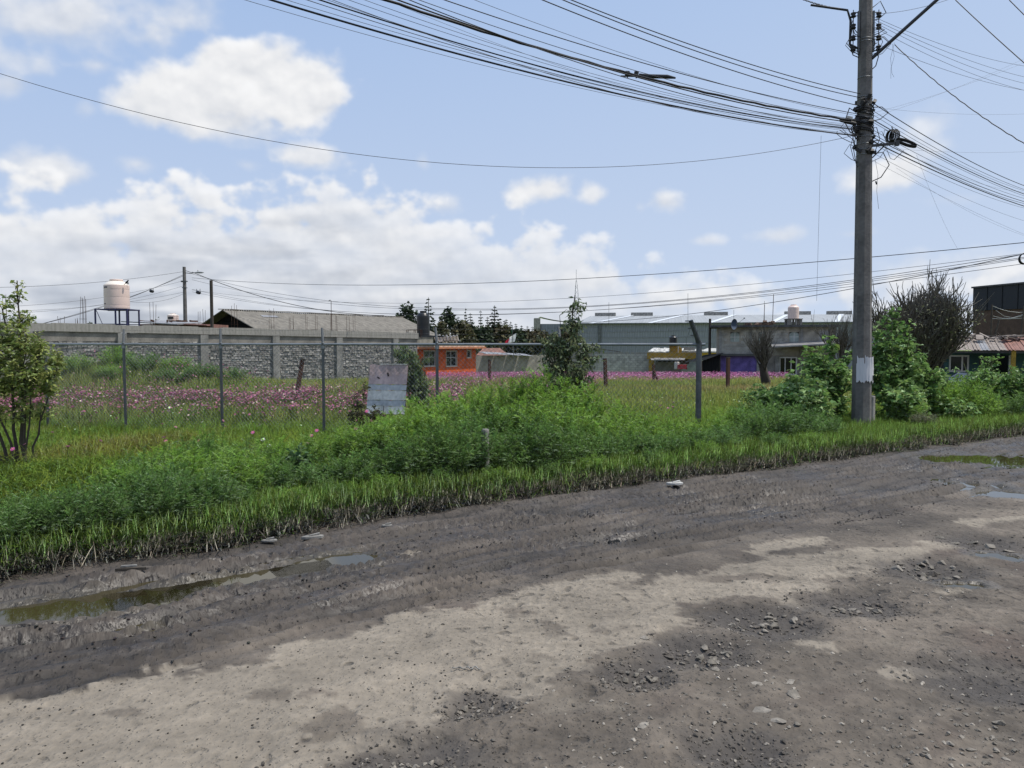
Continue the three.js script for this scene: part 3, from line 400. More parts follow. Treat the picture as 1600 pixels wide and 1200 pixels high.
{ // orange house
  const { o, L, loc } = facade('orange_house', 'bright orange one-storey house with white barred windows beyond the fence', 'house', 640, 58.5, 743.5, 66, -1.9);
  const y1 = loc(690, 545)[1], W = [[662, 680.5, 548, 572], [697, 713.5, 548.5, 572], [729.5, 736, 547.5, 559]].map(([a, b, c, e]) => { const p = loc(a, c), q = loc(b, e); return [p[0], q[0], q[1], p[1]]; });
  wallWith(new GB(), 0, L, 0, y1, W, .2).build('wall', M.orange, o);
  new GB().box(L + .001 - .1, y1 / 2, -2.7, .2, y1, 5).box(.1, y1 / 2, -2.7, .2, y1, 5).box(L / 2, y1 / 2, -5.3, L, y1, .2).build('wall', M.orange, o);
  new GB().box(L / 2, y1 + .07, -2.4, L + 1.1, .14, 6.2).build('roof', M.orangeTrim, o); new GB().box(L / 2, y1 + .205, -2.4, L + .9, .13, 6.0).build('parapet', M.cream, o);
  W.forEach((w, i) => windowIn(o, ...w, i < 2 ? { nx: 2, bar: .58, bars: 9 } : { nx: 1 }));
  W.forEach((w, i) => { const g = new GB(), t = .05; g.box((w[0] + w[1]) / 2, w[3] + t / 2, .015, w[1] - w[0] + .1, t, .05).box((w[0] + w[1]) / 2, w[2] - t / 2, .015, w[1] - w[0] + .1, t, .05).box(w[0] - t / 2, (w[2] + w[3]) / 2, .015, t, w[3] - w[2], .05).box(w[1] + t / 2, (w[2] + w[3]) / 2, .015, t, w[3] - w[2], .05); g.build('window_surround', M.cream, o); });
  const sh = thing('corrugated_sheet', 'tilted translucent corrugated sheet lying on the orange house roof', 'roof sheet', at(697, 533, 63)); { const g = new GB(); for (let k = 0; k < 14; k++) g.box(-.9 + k * .14, .15 + .1 * (k % 2), -.4, .12, .04, 1.9, null, 0, -.28 + .03 * (k % 3), .02); for (let k = 0; k < 3; k++) g.box(.1 + k * .3, .02, .3, 1.6 - .3 * k, .05, .1); g.build('sheet', std(.55, .57, .60, .6), sh); }
  const tk = waterTank('water_tank', 'tall black plastic water tank above the orange house roof', at(661.5, 525, 60), 10 * 60 / F, 39 * 60 / F, M.blackPlastic, M.blackPlastic);
  const st = thing('tank_stand', 'rusty low steel frame beside the tall black tank', 'stand', at(648, 526, 58.6)); const fr = new GB(); for (const x of [-.55, 0, .5]) for (const z of [-.4, .4]) fr.box(x, .2, z, .04, .62, .04); fr.box(0, .5, .4, 1.1, .04, .04).box(0, .5, -.4, 1.1, .04, .04).box(.3, .5, 0, .04, .04, .8); fr.build('frame', M.rust, st); new GB().box(.9, .02, -.6, 2.6, .12, 1.8).build('slab', M.slate, st);
}
{ // low grey wall with sheets and a red roof behind
  const { o, L, loc } = facade('garden_wall', 'low dark grey wall topped with pale sheets right of the orange house', 'wall', 738, 70, 870, 76, -2.2); const y1 = loc(800, 555)[1];
  wallWith(new GB(), 0, L, 0, y1, [], .2).build('wall', M.concreteDark, o); const r = rng(4); for (let k = 0; k < 4; k++) { const p = loc(755 + k * 19, 552 + k * 0.9); new GB().box(p[0] + .6, p[1] + .02, -.1, 1.25, .03, 1.3, null, 0, .15, -.05 + r.s(-.02, .02)).build('sheet', M.tin, o); }
  const q = thing('red_roof_shed', 'shed with a faded red roof behind the low grey wall', 'shed', at(768, 556, 84)); new GB().box(.2, -1, 0, 3, 2, 3).build('wall', M.brown, q); const rf = new GB(); rf.poly([V(-1.6, .1, 1.6), V(2.2, -.1, 1.6), V(.9, .85, 0), V(-.9, .85, 0)]); rf.poly([V(2.2, -.1, -1.6), V(-1.6, .1, -1.6), V(-.9, .85, 0), V(.9, .85, 0)]); rf.build('roof', M.tinRed, q);
}
{ // block wall right of the sapling
  const { o, L, loc } = facade('block_wall', 'pale grey block wall between the sapling and the yellow building', 'wall', 893, 73, 1018, 72, -2.3); const y1 = loc(960, 553)[1], x1 = loc(926, 550)[0], yL = loc(910, 547)[1];
  const c = new GB(), r = rng(7); const by = .21, bw = .42; for (let y = y1 - 8 * by, j = 0; j < 8; j++, y += by) for (let x = x1 + (j % 2) * .21; x < L - .3; x += bw) { const g = 1.15 + .3 * r(); c.box(x + bw / 2, y + by / 2, -.1 + .008 * r(), bw - .018, by - .016, .2, [g, g, g * .97]); } const cm = c.build('blocks', M.stone, o); cm.userData.kind = 'stuff';
  new GB().box((x1 + L) / 2, y1 / 2 - .1, -.11, L - x1, y1 - .2, .17).build('backing', M.mortar, o); const cp = new GB(); for (let x = x1; x < L; x += .5) cp.box(x + .2, y1 + .09 * r(), -.1, .3 + .25 * r(), .12 + .16 * r(), .2); cp.build('coping', M.concrete, o);
  wallWith(new GB(), 0, x1 - .01, 0, yL, [], .24).build('end_wall', M.concreteDark, o); new GB().box(x1 + 1.3, yL + .02, 0, 2.6, .05, .1, null, 0, 0, -.14).build('rail', M.rust, o);
}
{ // white pickup seen over the block wall
  const d = 80, u = d / F, o = thing('pickup_truck', 'white pickup truck seen above the pale block wall', 'pickup truck', at(970, 537, d).setY(-1.75), -.1);
  const body = new GB(), prof = new THREE.Shape(); [[-2.3, .45], [2.3, .45], [2.35, .95], [.35, 1.0], [.3, 1.0], [-1.1, 1.05], [-2.3, .95]].forEach(([x, y], i) => i ? prof.lineTo(x, y) : prof.moveTo(x, y)); body.add(new THREE.ExtrudeGeometry(prof, { depth: 1.7, bevelEnabled: true, bevelSize: .05, bevelThickness: .05, bevelSegments: 2 }), new THREE.Matrix4().setPosition(0, 0, -.85)); body.build('body', M.carWhite, o);
  const cab = new GB(), cs = new THREE.Shape(); [[-1.15, 1.04], [.42, 1.02], [.28, 1.66], [-.42, 1.68]].forEach(([x, y], i) => i ? cs.lineTo(x, y) : cs.moveTo(x, y)); cab.add(new THREE.ExtrudeGeometry(cs, { depth: 1.4, bevelEnabled: true, bevelSize: .05, bevelThickness: .05, bevelSegments: 2 }), new THREE.Matrix4().setPosition(0, 0, -.7)); cab.build('cab', M.carWhite, o);
  new GB().box(-.3, 1.36, .76, .62, .36, .02).box(-.72, 1.25, .755, .1, .2, .02).build('side_window', M.glassDark, o); new GB().box(-.87, 1.36, 0, .03, .66, 1.3, null, 0, 0, -.85).build('windscreen', M.glassDark, o);
  for (const x of [-1.45, 1.45]) for (const z of [-.8, .8]) { const w = new GB().add(new THREE.CylinderGeometry(.38, .38, .24, 18), new THREE.Matrix4().makeRotationX(Math.PI / 2).setPosition(x, .38, z)).build('wheel', M.blackPlastic, o); }
}
{ // warehouse: ribbed walls and a pale sheet roof with ridge vents
  const { o, L, loc } = facade('warehouse', 'large grey sheet-metal warehouse with pale roof across the background', 'warehouse', 900, 149, 1480, 136, -4);
  const y1 = loc(1000, 505.5)[1], wall = new GB(); wall.box(L / 2, y1 / 2, -.1, L, y1, .2); for (let x = .5; x < L; x += .9) wall.box(x, y1 / 2, .04, .22, y1 - .02, .08); for (const py of [518, 527, 536]) wall.box(L / 2, loc(1000, py)[1], .03, L, .06, .1); wall.build('wall', M.warehouse, o);
  const dp = 30, y2 = y1 + 2.55, rf = new GB(); rf.poly([V(-.3, y1, .4), V(L + .3, y1, .4), V(L + .3, y2, -dp), V(-.3, y2, -dp)]); rf.poly([V(L + .3, y1, -2 * dp), V(-.3, y1, -2 * dp), V(-.3, y2, -dp), V(L + .3, y2, -dp)]); rf.build('roof', M.warehouseRoof, o);
  const gut = new GB(); gut.box(L / 2, y1 + .02, .45, L, .2, .2); gut.build('gutter', M.steel, o);
  for (let k = 0; k < 6; k++) { const x = L * (.03 + k * .17); new GB().poly([V(x, y1 + .05, .3), V(x + 1.0, y1 + .05, .3), V(x + 8, y2 + .05, -dp + .4), V(x + 7, y2 + .05, -dp + .4)]).build('skylight', M.skylight, o); }
  for (const [a, b] of [[930, 962], [986, 1020], [1100, 1137], [1226, 1266], [1292, 1330]]) { const t = dp, sc = (150 + dp) / 145, q = (px) => loc(px, 495, -dp)[0]; new GB().box((q(a) + q(b)) / 2, y2 + .32, -dp, q(b) - q(a), .75, 1.6).build('ridge_vent', M.concrete, o); }
  for (const px of [937, 1210]) { const p = loc(px, 540); new GB().box(p[0], y1 / 2, .2, .5, y1, .3).build('downpipe', M.steel, o); }
  for (const [px, py] of [[951, 472], [1075, 458], [1147, 484], [1195, 470]]) { const a = loc(px, 505), b = loc(px, py); new GB().rod(V(a[0], a[1], -.6), V(b[0], b[1], -.6), .035, 5).build('lightning_rod', M.steel, o); }
  const ad = thing('warehouse_annex', 'pale block with a curved white roof left of the grey warehouse', 'warehouse', at(835, 537, 158).setY(-4)); { const u = 158 / F, h = at(0, 497, 158).y + 4, h2 = at(0, 506, 158).y + 4; new GB().box(4.5 * u, h / 2, -2, 9.5 * u, h, 4).build('end_block', M.concrete, ad); const c = new GB(), pts = []; for (let i = 0; i <= 12; i++) { const t = i / 12; pts.push([9.5 * u + t * 95 * u, h2 + 1.2 * Math.pow(1 - t, 3) + .25]); } for (let i = 0; i < 12; i++) c.poly([V(pts[i][0], pts[i][1], 0), V(pts[i + 1][0], pts[i + 1][1], 0), V(pts[i + 1][0], pts[i + 1][1] + .3, -14), V(pts[i][0], pts[i][1] + .3, -14)]); c.build('roof', M.skylight, ad); new GB().box(9.5 * u + 48 * u, h2 / 2, -7, 95 * u, h2, 13).build('wall', M.warehouse, ad); }
}
{ // yellow building with flat roof, open front and black tank
  const { o, L, loc } = facade('yellow_building', 'low yellow and pale green building with open front beyond the pink flowers', 'building', 1014, 71, 1092, 70, -2.3), X = (px) => loc(px, 550)[0], Y = (py) => loc(1050, py)[1];
  wallWith(new GB(), 0, L, 0, Y(561), [[X(1023), X(1064), 0, Y(562)], [X(1064.5), X(1077), Y(569), Y(559.5)]], .25).build('wall', M.mint, o); new GB().box(X(1018), (Y(561) + 0) / 2, .03, X(1022.5) - X(1014), Y(561) - .05, .1).build('pier', M.ochre, o);
  new GB().box(L / 2, (Y(551) + Y(561)) / 2, -.1, L + .3, Y(551) - Y(561), .5).build('parapet', M.ochre, o); new GB().box(L / 2, Y(553), -3.4, L, .1, 6).build('roof', M.concrete, o);
  new GB().box((X(1064.5) + X(1077)) / 2, (Y(569) + Y(559.5)) / 2, -.12, X(1077) - X(1064.5), Y(559.5) - Y(569), .05).build('board', M.brown, o);
  new GB().box((X(1023) + X(1064)) / 2, Y(575) / 2 + .25, -.9, X(1064) - X(1023), Y(564.5), .15).build('inner_wall', M.concrete, o);
  const aw = new GB(), r = rng(9); for (let k = 0; k < 9; k++) aw.box(lerp(X(1022), X(1068), k / 8.4), Y(560.5) - .05 + .1 * r() - .02 * k * 0, .5, .55, .04, 1.5, null, r.s(-.2, .2), .12, r.s(-.1, .1)); aw.build('awning', M.tin, o); new GB().box(X(1045), Y(564), .9, X(1062) - X(1023), .1, .1).build('awning_beam', M.tarp, o);
  const sh = new GB(); for (let k = 0; k < 8; k++) sh.box(X(1020) + k * .5, Y(548.5) + .1 * r(), -2.2, .6, .05, 2.4, null, r.s(-.3, .3), .14, r.s(-.12, .12)); for (let k = 0; k < 5; k++) sh.box(X(1072) + k * .3, Y(548) + .06 * r(), -1.6, .5, .05, 1.6, null, r.s(-.2, .2), .1, 0); sh.build('roof_sheets', M.white, o);
  new GB().box(X(1077), Y(545.5), -1.5, 1, .35, .8).build('roof_hatch', M.concrete, o);
  new GB().box(X(1053.5), (Y(540.5) + Y(552)) / 2, -1, X(1062) - X(1046), Y(540.5) - Y(552) + .3, 1.1).box(X(1063), (Y(543) + Y(552)) / 2, -1, .25, Y(543) - Y(552), 1).build('tank_plinth', M.ochre, o); new GB().box(X(1059.5), (Y(541) + Y(552)) / 2, -.42, .08, Y(541) - Y(552), .05).build('corner_strip', M.white, o);
  const tk = waterTank('water_tank', 'small black water tank on the yellow roof plinth', at(1055.5, 540.5, 70).add(V(0, 0, -1)), 6.2 * 71 / F, 16.5 * 71 / F, M.blackPlastic, M.blackPlastic);
  new GB().add(new THREE.CylinderGeometry(.30, .34, .05, 18), new THREE.Matrix4().setPosition(0, .80, 0)).build('cover', M.white, tk);
  const ro = thing('red_crate', 'small red crate beside the pale green wall of the yellow building', 'crate', at(1066, 577, 68.5)); const cr = new GB(); for (let k = 0; k < 3; k++) cr.box(0, .08 + k * .13, 0, .75, .1, .45); for (const x of [-.35, .35]) for (const z of [-.2, .2]) cr.box(x, .2, z, .05, .42, .05); cr.build('slats', M.red, ro);
  const wh = thing('white_drum', 'small white drum standing in the open front of the yellow building', 'drum', at(1057.5, 577, 69.2)); new GB().add(new THREE.LatheGeometry([[0, 0], [.22, 0], [.24, .05], [.22, .3], [.24, .34], [.22, .62], [.2, .66], [0, .66]].map((p) => new THREE.Vector2(...p)), 16)).build('body', M.white, wh);
  const y2 = facade('yellow_annex', 'yellow wall with shiny white sheet roof left of the grey house', 'building', 1094, 76, 1124, 75, -2.3); wallWith(new GB(), 0, y2.L, 0, y2.loc(1110, 551)[1], [], .2).build('wall', M.yellow, y2.o); const rs = new GB(); for (let k = 0; k < 9; k++) rs.box(.1 + k * .22, y2.loc(1110, 547.5)[1] + .0, -1.1, .17, .12, 2.4, null, 0, .12); rs.build('roof', M.white, y2.o); new GB().box(y2.L * .3, y2.loc(1110, 560)[1] - .4, .06, .9, 1.1, .1).build('pale_panel', M.white, y2.o);
}
{ // tarp shed and dark pole between the yellow and the grey house
  const { o, L, loc } = facade('tarp_shed', 'black tarpaulin lean-to against the purple wall', 'shed', 1096, 60, 1128, 61, -2); const g = new GB(), r = rng(6), n = 12; for (let i = 0; i < n; i++) { const x0 = L * i / n, x1 = L * (i + 1) / n, t = (x) => loc(lerp(1096, 1128, x / L), lerp(565, 553, x / L))[1], z = (i % 2) * .1 - .05; g.poly([V(x0, 0, z), V(x1, 0, -z), V(x1, t(x1), -z * .6 - .1), V(x0, t(x0), z * .6 - .1)]); } g.build('tarp', M.tarp, o); const rf = new GB(), a = loc(1095, 564), b = loc(1129, 552); rf.poly([V(a[0], a[1] + .05, .3), V(b[0], b[1] + .05, .3), V(b[0], b[1] - .15, -2), V(a[0], a[1] - .15, -2)]); rf.build('roof', M.tarp, o); new GB().rod(V(a[0], 0, .1), V(a[0], a[1], .1), .05, 5).build('post', M.brown, o);
  const p = thing('dark_pole', 'thin dark pole standing before the warehouse left of the grey house', 'pole', at(1108.5, 570, 63)); new GB().tube([V(0, -.6, 0), V(0, at(0, 498, 63).y - at(0, 570, 63).y, 0)], [.12, .1], 8).build('shaft', M.barkDark, p);
}
{ // grey two-storey house
  const { o, L, loc } = facade('grey_house', 'unfinished grey two-storey block house with purple ground-floor wall', 'house', 1122.5, 62, 1306, 60, -2.2), X = (px) => loc(px, 545)[0], Y = (py) => loc(1200, py)[1], rc = (a, b, c, d) => [X(a), X(b), Y(d), Y(c)];
  const wn = [rc(1141, 1155, 519, 534), rc(1185, 1197, 519, 534), rc(1233, 1248, 519, 534), rc(1280, 1296, 516.5, 537)];
  wallWith(new GB(), 0, L, Y(556), Y(511), wn, .2).build('upper_wall', G(.44, .405, .35), o); new GB().box(.1, Y(511) / 2, -3, .2, Y(511), 5.5).box(L - .1, Y(511) / 2, -3, .2, Y(511), 5.5).box(L / 2, Y(511) / 2, -5.7, L, Y(511), .2).build('wall', M.concreteDark, o);
  const r = rng(12), bl = new GB(); for (let y = Y(554.5); y < Y(513) - .2; y += .22) for (let x = .04 + ((y * 50 | 0) % 2) * .2; x < L * .62 - .4; x += .42) { if (wn.some((w) => x + .42 > w[0] - .06 && x < w[1] + .06 && y + .22 > w[2] - .06 && y < w[3] + .06)) continue; const g = 1.05 + .35 * r(); bl.box(x + .2, y + .1, .008 + .012 * r(), .40, .20, .03, [g, g * .97, g * .9]); } const bm = bl.build('blocks', M.stone, o); bm.userData.kind = 'stuff';
  wn.forEach((w, i) => { const cx = (w[0] + w[1]) / 2, wd = w[1] - w[0], s = new THREE.Shape(); if (i < 3) { s.moveTo(-wd / 2, 0); s.lineTo(wd / 2, 0); s.lineTo(wd / 2, w[3] - w[2] - wd * .3); s.absellipse(0, w[3] - w[2] - wd * .3, wd / 2, wd * .3, 0, Math.PI); s.lineTo(-wd / 2, 0); } else { s.moveTo(-wd / 2, 0); s.lineTo(wd / 2, 0); s.lineTo(wd / 2, w[3] - w[2]); s.lineTo(-wd / 2, w[3] - w[2]); }
    const f = new GB().add(new THREE.ExtrudeGeometry(s, { depth: .05, bevelEnabled: false, curveSegments: 10 }), new THREE.Matrix4().setPosition(cx, w[2], -.08)).build('window', i === 3 ? M.tin : M.mint, o); const b = new GB().box(cx, (w[2] + w[3]) / 2, -.02, wd, .04, .03).box(cx, (w[2] + w[3]) / 2, -.022, .04, (w[3] - w[2]) * .9, .03).build('frame', M.frameWhite, f); });
  new GB().box(L / 2 - .2, Y(509.7), -2.6, L + .9, .16, 6.4).build('roof', M.slate, o);
  for (const px of [1123.5, 1171, 1250]) new GB().box(X(px) + .1, (Y(556) + Y(511)) / 2, .02, .22, Y(511) - Y(556), .12).build('column', M.concrete, o);
  const low = [rc(1218, 1246, 557.5, 586)]; new GB().box(X(1153.5), Y(553.5) / 2, .05, X(1185) - X(1122), Y(553.5), .2).build('purple_wall', M.purple, o); new GB().box(X(1155), Y(554.5), .22, X(1186) - X(1120), .18, .5).build('purple_canopy', M.slate, o);
  wallWith(new GB(), X(1188), L, 0, Y(556.2), low, .2).build('lower_wall', M.concreteDark, o); low.forEach((w) => windowIn(o, ...w, { nx: 3, t: .1, z: -.05 })); new GB().box(X(1185.7), Y(557) / 2, .12, .32, Y(557), .36).build('pillar', M.concrete, o); new GB().box(X(1214.5), Y(557) / 2, .1, .3, Y(557), .3).build('pillar', M.concrete, o);
  const cn = new GB(), a = loc(1203, 542), b = loc(1306, 537); cn.poly([V(a[0], a[1], 2.0), V(b[0], b[1], 2.0), V(b[0], b[1] + .3, 0), V(a[0], a[1] + .3, 0)]); cn.box((a[0] + b[0]) / 2, (a[1] + b[1]) / 2, 2.0, b[0] - a[0], .1, .06, null, 0, 0, Math.atan2(b[1] - a[1], b[0] - a[0])); cn.build('canopy', M.tin, o);
  const rb = new GB(); for (let k = 0; k < 26; k++) { const h = .08 + .2 * r(); new GB().box(X(1190) + r.n() * .9, Y(508.5) + h * .5 + (k > 18 ? .15 : 0), -.6 + r.n() * .3, .15 + .3 * r(), h, .3, null, r() * 3, 0, r.s(-.4, .4)).build('rubble', M.brown, o); }
  for (const [x, y] of [[1195, 475], [1209, 458]]) new GB().rod(V(X(x), Y(509), -1.4), V(X(x) + .05, loc(x, y)[1], -1.4), .025, 5).build('antenna_mast', M.rust, o);
  const tk = waterTank('water_tank', 'cream water tank on short legs on the grey house roof', at(1239.5, 498, 61.5), 8.3 * 61.5 / F, 22 * 61.5 / F, M.tank, M.tank), s = thing('tank_stand', 'short masonry legs under the cream tank on the grey house roof', 'stand', at(1239.5, 509, 61.5)); const hh = 11 * 61.5 / F; for (const [x, w] of [[-.42, .3], [.1, .12], [.48, .16]]) for (const z of [-.3, .3]) new GB().box(x, hh / 2, z, w, hh, .16).build('leg', M.concreteDark, s); new GB().box(0, hh - .03, 0, 1.2, .06, .9).build('top_slab', M.concreteDark, s);
  const ds = thing('satellite_dish', 'blue-grey satellite dish on the grey house roof edge', 'satellite dish', at(1150, 509, 60.5)); { const g = new THREE.SphereGeometry(.62, 20, 8, 0, Math.PI * 2, 0, .75); new GB().add(g, new THREE.Matrix4().makeRotationFromEuler(new THREE.Euler(-1.5, 0, .7)).setPosition(.2, .1, .2)).build('reflector', std(.05, .075, .12, .8), ds); new GB().rod(V(0, -.1, 0), V(.05, .3, 0), .03, 6).build('mast', M.steel, ds); new GB().rod(V(.0, .1, .1), V(.45, .55, .6), .014, 5).box(.46, .57, .6, .1, .08, .08).build('feed_arm', M.steel, ds); }
}
{ // teal house at the right edge with a debris-laden sheet roof
  const { o, L, loc } = facade('teal_house', 'small teal house with a rusty debris-strewn sheet roof at the right', 'house', 1476, 38, 1650, 36, -1.2), X = (px) => loc(px, 560)[0], Y = (py) => loc(1540, py)[1], rc = (a, b, c, d) => [X(a), X(b), Y(d), Y(c)];
  const wn = rc(1483, 1514.5, 555, 582), dr = rc(1551, 1576, 555, 592), dr2 = rc(1530, 1550, 557, 583);
  wallWith(new GB(), 0, L, 0, Y(549), [wn, [dr[0], dr[1], 0, dr[3]], dr2], .18).build('wall', M.teal, o); new GB().box(L / 2, Y(550) / 2, -2.6, L, Y(550), .2).box(.1, Y(550) / 2, -1.4, .2, Y(550), 2.4).build('wall', M.tarp, o); windowIn(o, ...wn, { nx: 1, t: .08 }); { const w = new GB(); w.box(lerp(wn[0], wn[1], .66), (wn[2] + wn[3]) / 2, -.04, .07, wn[3] - wn[2] - .1, .08); w.build('mullion', M.frameWhite, o); }
  windowIn(o, ...dr2, { nx: 1, t: .04, frame: M.slate }); new GB().box(dr[1] + .06, Y(555) / 2, -.03, .1, Y(555), .1).build('door_frame', M.frameWhite, o);
  new GB().box(X(1576.5), Y(556) / 2, 1.5, .18, Y(556) + .6, .18).build('porch_post', M.ochre, o);
  const n = 15, r = rng(14); for (let i = 0; i < n; i++) { const w = (L + .6) / n; const g = new GB(); const tilt = .30; for (let k = 0; k < 5; k++) g.box((i + .1 + k * .2) * w - .3, Y(549) + .34 + (k % 2) * .025 + .02 * r(), .1, w * .19, .02, 3.2, null, 0, .18 + .01 * r(), 0); g.build('roof_sheet', [M.tinRust, M.tin, M.tinRust, M.tinRed][r() * 4 | 0], o); }
  const db = new GB(); for (let k = 0; k < 40; k++) new GB().box(r() * L, Y(549) + .62 + .15 * r() * 1, -1.2 + r() * 1.1, .1 + .7 * r(), .03 + .06 * r(), .06 + .3 * r(), null, r() * 3, r.s(-.2, .3), r.s(-.3, .3)).build('debris', M.tinRust, o); for (let k = 0; k < 9; k++) { const x = r() * L; new GB().rod(V(x, Y(549) + .6, -.9), V(x + r.s(-1.2, 1.2), Y(549) + .75 + r() * .3, -.5), .03, 5).build('plank', M.bark, o); } new GB().box(L / 2, Y(549) - .02, 1.55, L + .6, .1, .06).build('fascia', M.slate, o);
  // dark car half hidden by weeds
  const c = thing('parked_car', 'dark parked car half hidden by weeds before the teal house', 'car', at(1535, 595, 33).setY(-1.05), .06); const s = new THREE.Shape(); [[-2, .35], [2.0, .35], [2.05, .75], [1.5, .92], [.95, .98], [.35, 1.40], [-.6, 1.43], [-1.35, 1.02], [-2.0, .92]].forEach(([x, y], i) => i ? s.lineTo(x, y) : s.moveTo(x, y)); new GB().add(new THREE.ExtrudeGeometry(s, { depth: 1.4, bevelEnabled: true, bevelSize: .06, bevelThickness: .08, bevelSegments: 3 }), new THREE.Matrix4().setPosition(0, 0, -.7)).build('body', M.carDark, c);
  const gl = new THREE.Shape(); [[-1.15, 1.02], [.8, 1.0], [.32, 1.34], [-.58, 1.37]].forEach(([x, y], i) => i ? gl.lineTo(x, y) : gl.moveTo(x, y)); new GB().add(new THREE.ExtrudeGeometry(gl, { depth: .02, bevelEnabled: false }), new THREE.Matrix4().setPosition(0, 0, .785)).build('side_window', M.glassDark, c); const tr = new GB(); tr.tube([V(-1.4, 1.06, .79), V(-.62, 1.45, .74), V(.36, 1.42, .74), V(.98, 1.0, .79)], .025, 6); tr.build('roof_rail', M.galv, c); for (const x of [-1.25, 1.3]) for (const z of [-.72, .72]) new GB().add(new THREE.CylinderGeometry(.31, .31, .2, 16), new THREE.Matrix4().makeRotationX(Math.PI / 2).setPosition(x, .31, z)).build('wheel', M.blackPlastic, c);
}
{ // black building and its brown lower wall
  const { o, L, loc } = facade('black_building', 'tall black-clad building with slanting roofline at the right edge', 'building', 1518, 60, 1700, 52, -2.5), A = loc(1518, 450), B = loc(1690, 434), yb = loc(1560, 484)[1]; const g = new GB(), sh = new THREE.Shape(); sh.moveTo(0, yb); sh.lineTo(L, yb); sh.lineTo(L, B[1]); sh.lineTo(0, A[1]); g.add(new THREE.ExtrudeGeometry(sh, { depth: 7, bevelEnabled: false }), new THREE.Matrix4().setPosition(0, 0, -7)); g.build('cladding', M.blackWall, o); const pn = new GB(); for (let x = 1.2; x < L; x += 1.2) pn.box(x, (yb + lerp(A[1], B[1], x / L)) / 2, .01, .04, lerp(A[1], B[1], x / L) - yb, .03); pn.build('seam', M.tarp, o); new GB().box(L / 2, (A[1] + B[1]) / 2 + .03, -3.5, L + .2, .12, 7.2, null, 0, 0, Math.atan2(B[1] - A[1], L)).build('roof_edge', M.slate, o); new GB().box(L / 2, yb / 2, -3.6, L, yb, 7).build('lower_wall', M.brown, o);
  const fr = thing('pole_frame', 'frame of thin pale poles with wires above the teal house roof', 'frame', at(1548, 540, 46)); { const u = 46 / F; for (const [x0, y0, x1, y1] of [[0, 10, 0, 64], [5, 10, 12, 40], [46, 8, 50, 62], [62, 8, 60, 60]]) new GB().rod(V(x0 * u, y0 * u, 0), V(x1 * u, y1 * u, 0), .045, 6).build('pole', M.bark, fr); const w = new GB(); for (const [x0, y0, x1, y1, s] of [[0, 42, 60, 44, .05], [0, 62, 55, 52, .15], [6, 55, 60, 58, .5], [2, 46, 60, 52, .25]]) w.tube([0, .25, .5, .75, 1].map((t) => V(lerp(x0, x1, t) * u, lerp(y0, y1, t) * u - s * 4 * t * (1 - t), 0)), .014, 4); w.build('wires', M.white, fr); }
}
{ // lattice mast far behind the sapling
  const d = 170, b = at(900, 520, d), o = thing('radio_mast', 'thin lattice radio mast rising behind the sapling', 'mast', b.setY(-3)), h1 = at(0, 458, d).y + 3, h2 = at(0, 424, d).y + 3, w = .62, g = new GB(); const tp = [.05, .5]; for (let i = 0; i < 3; i++) { const a = i * 2.09, p = (y, k) => V(Math.cos(a) * w * k, y, Math.sin(a) * w * k); g.tube([p(0, 1), p(h1, .7)], .05, 4); g.tube([p(h1, .7), p(h2 - 2, .15)], .04, 4); } g.build('leg', M.galv, o); const br = new GB(); for (let y = 0; y < h2 - 3; y += 1.1) { const k = y < h1 ? 1 - .3 * y / h1 : .7 - .5 * (y - h1) / (h2 - h1); for (let i = 0; i < 3; i++) { const a = i * 2.09, c = (i + 1) * 2.09; br.rod(V(Math.cos(a) * w * k, y, Math.sin(a) * w * k), V(Math.cos(c) * w * k, y + 1, Math.sin(c) * w * k), .025, 3); } } br.build('bracing', M.galv, o); new GB().rod(V(0, h2 - 2.2, 0), V(0, h2 + .4, 0), .04, 4).build('aerial', M.galv, o);
}
{ // flag
  const d = 72, u = d / F, o = thing('flag', 'drooping red, white and green flag on a thin pole before the conifers', 'flag', at(799.5, 560, d)), h = at(0, 508, d).y - at(0, 560, d).y; new GB().rod(V(.2, -.5, 0), V(.05, h, 0), .03, 6).build('pole', M.steel, o);
  const fold = (x0, x1, y0, y1, ph) => { const g = new GB(), n = 8, m = 6; for (let i = 0; i <= n; i++) for (let j = 0; j <= m; j++) { const t = i / n, s = j / m; g.v(lerp(x0, x1, t) - .16 * s * s, lerp(y1, y0, s) - .25 * t * (1 - s) - .12 * t, .12 * Math.sin(t * 7 + ph + s * 2), 0, 0, 1); } for (let i = 0; i < n; i++) for (let j = 0; j < m; j++) { const a = i * (m + 1) + j; g.f(a, a + 1, a + m + 1); g.f(a + 1, a + m + 2, a + m + 1); } const ge = g.geo(); ge.computeVertexNormals(); return ge; };
  [['green_stripe', .05, -.04, h - 1.0, h - .35, M.flagGreen, 0], ['white_stripe', .42, -.22, h - 1.55, h - .75, M.flagWhite, 1], ['red_stripe', -.14, -.6, h - 1.75, h - 1.15, M.flagRed, 2]].forEach(([nm, a, b, y0, y1, mt, ph]) => { const m = new THREE.Mesh(fold(a, b, y0, y1, ph), mt); m.name = nm; o.add(m); });
}
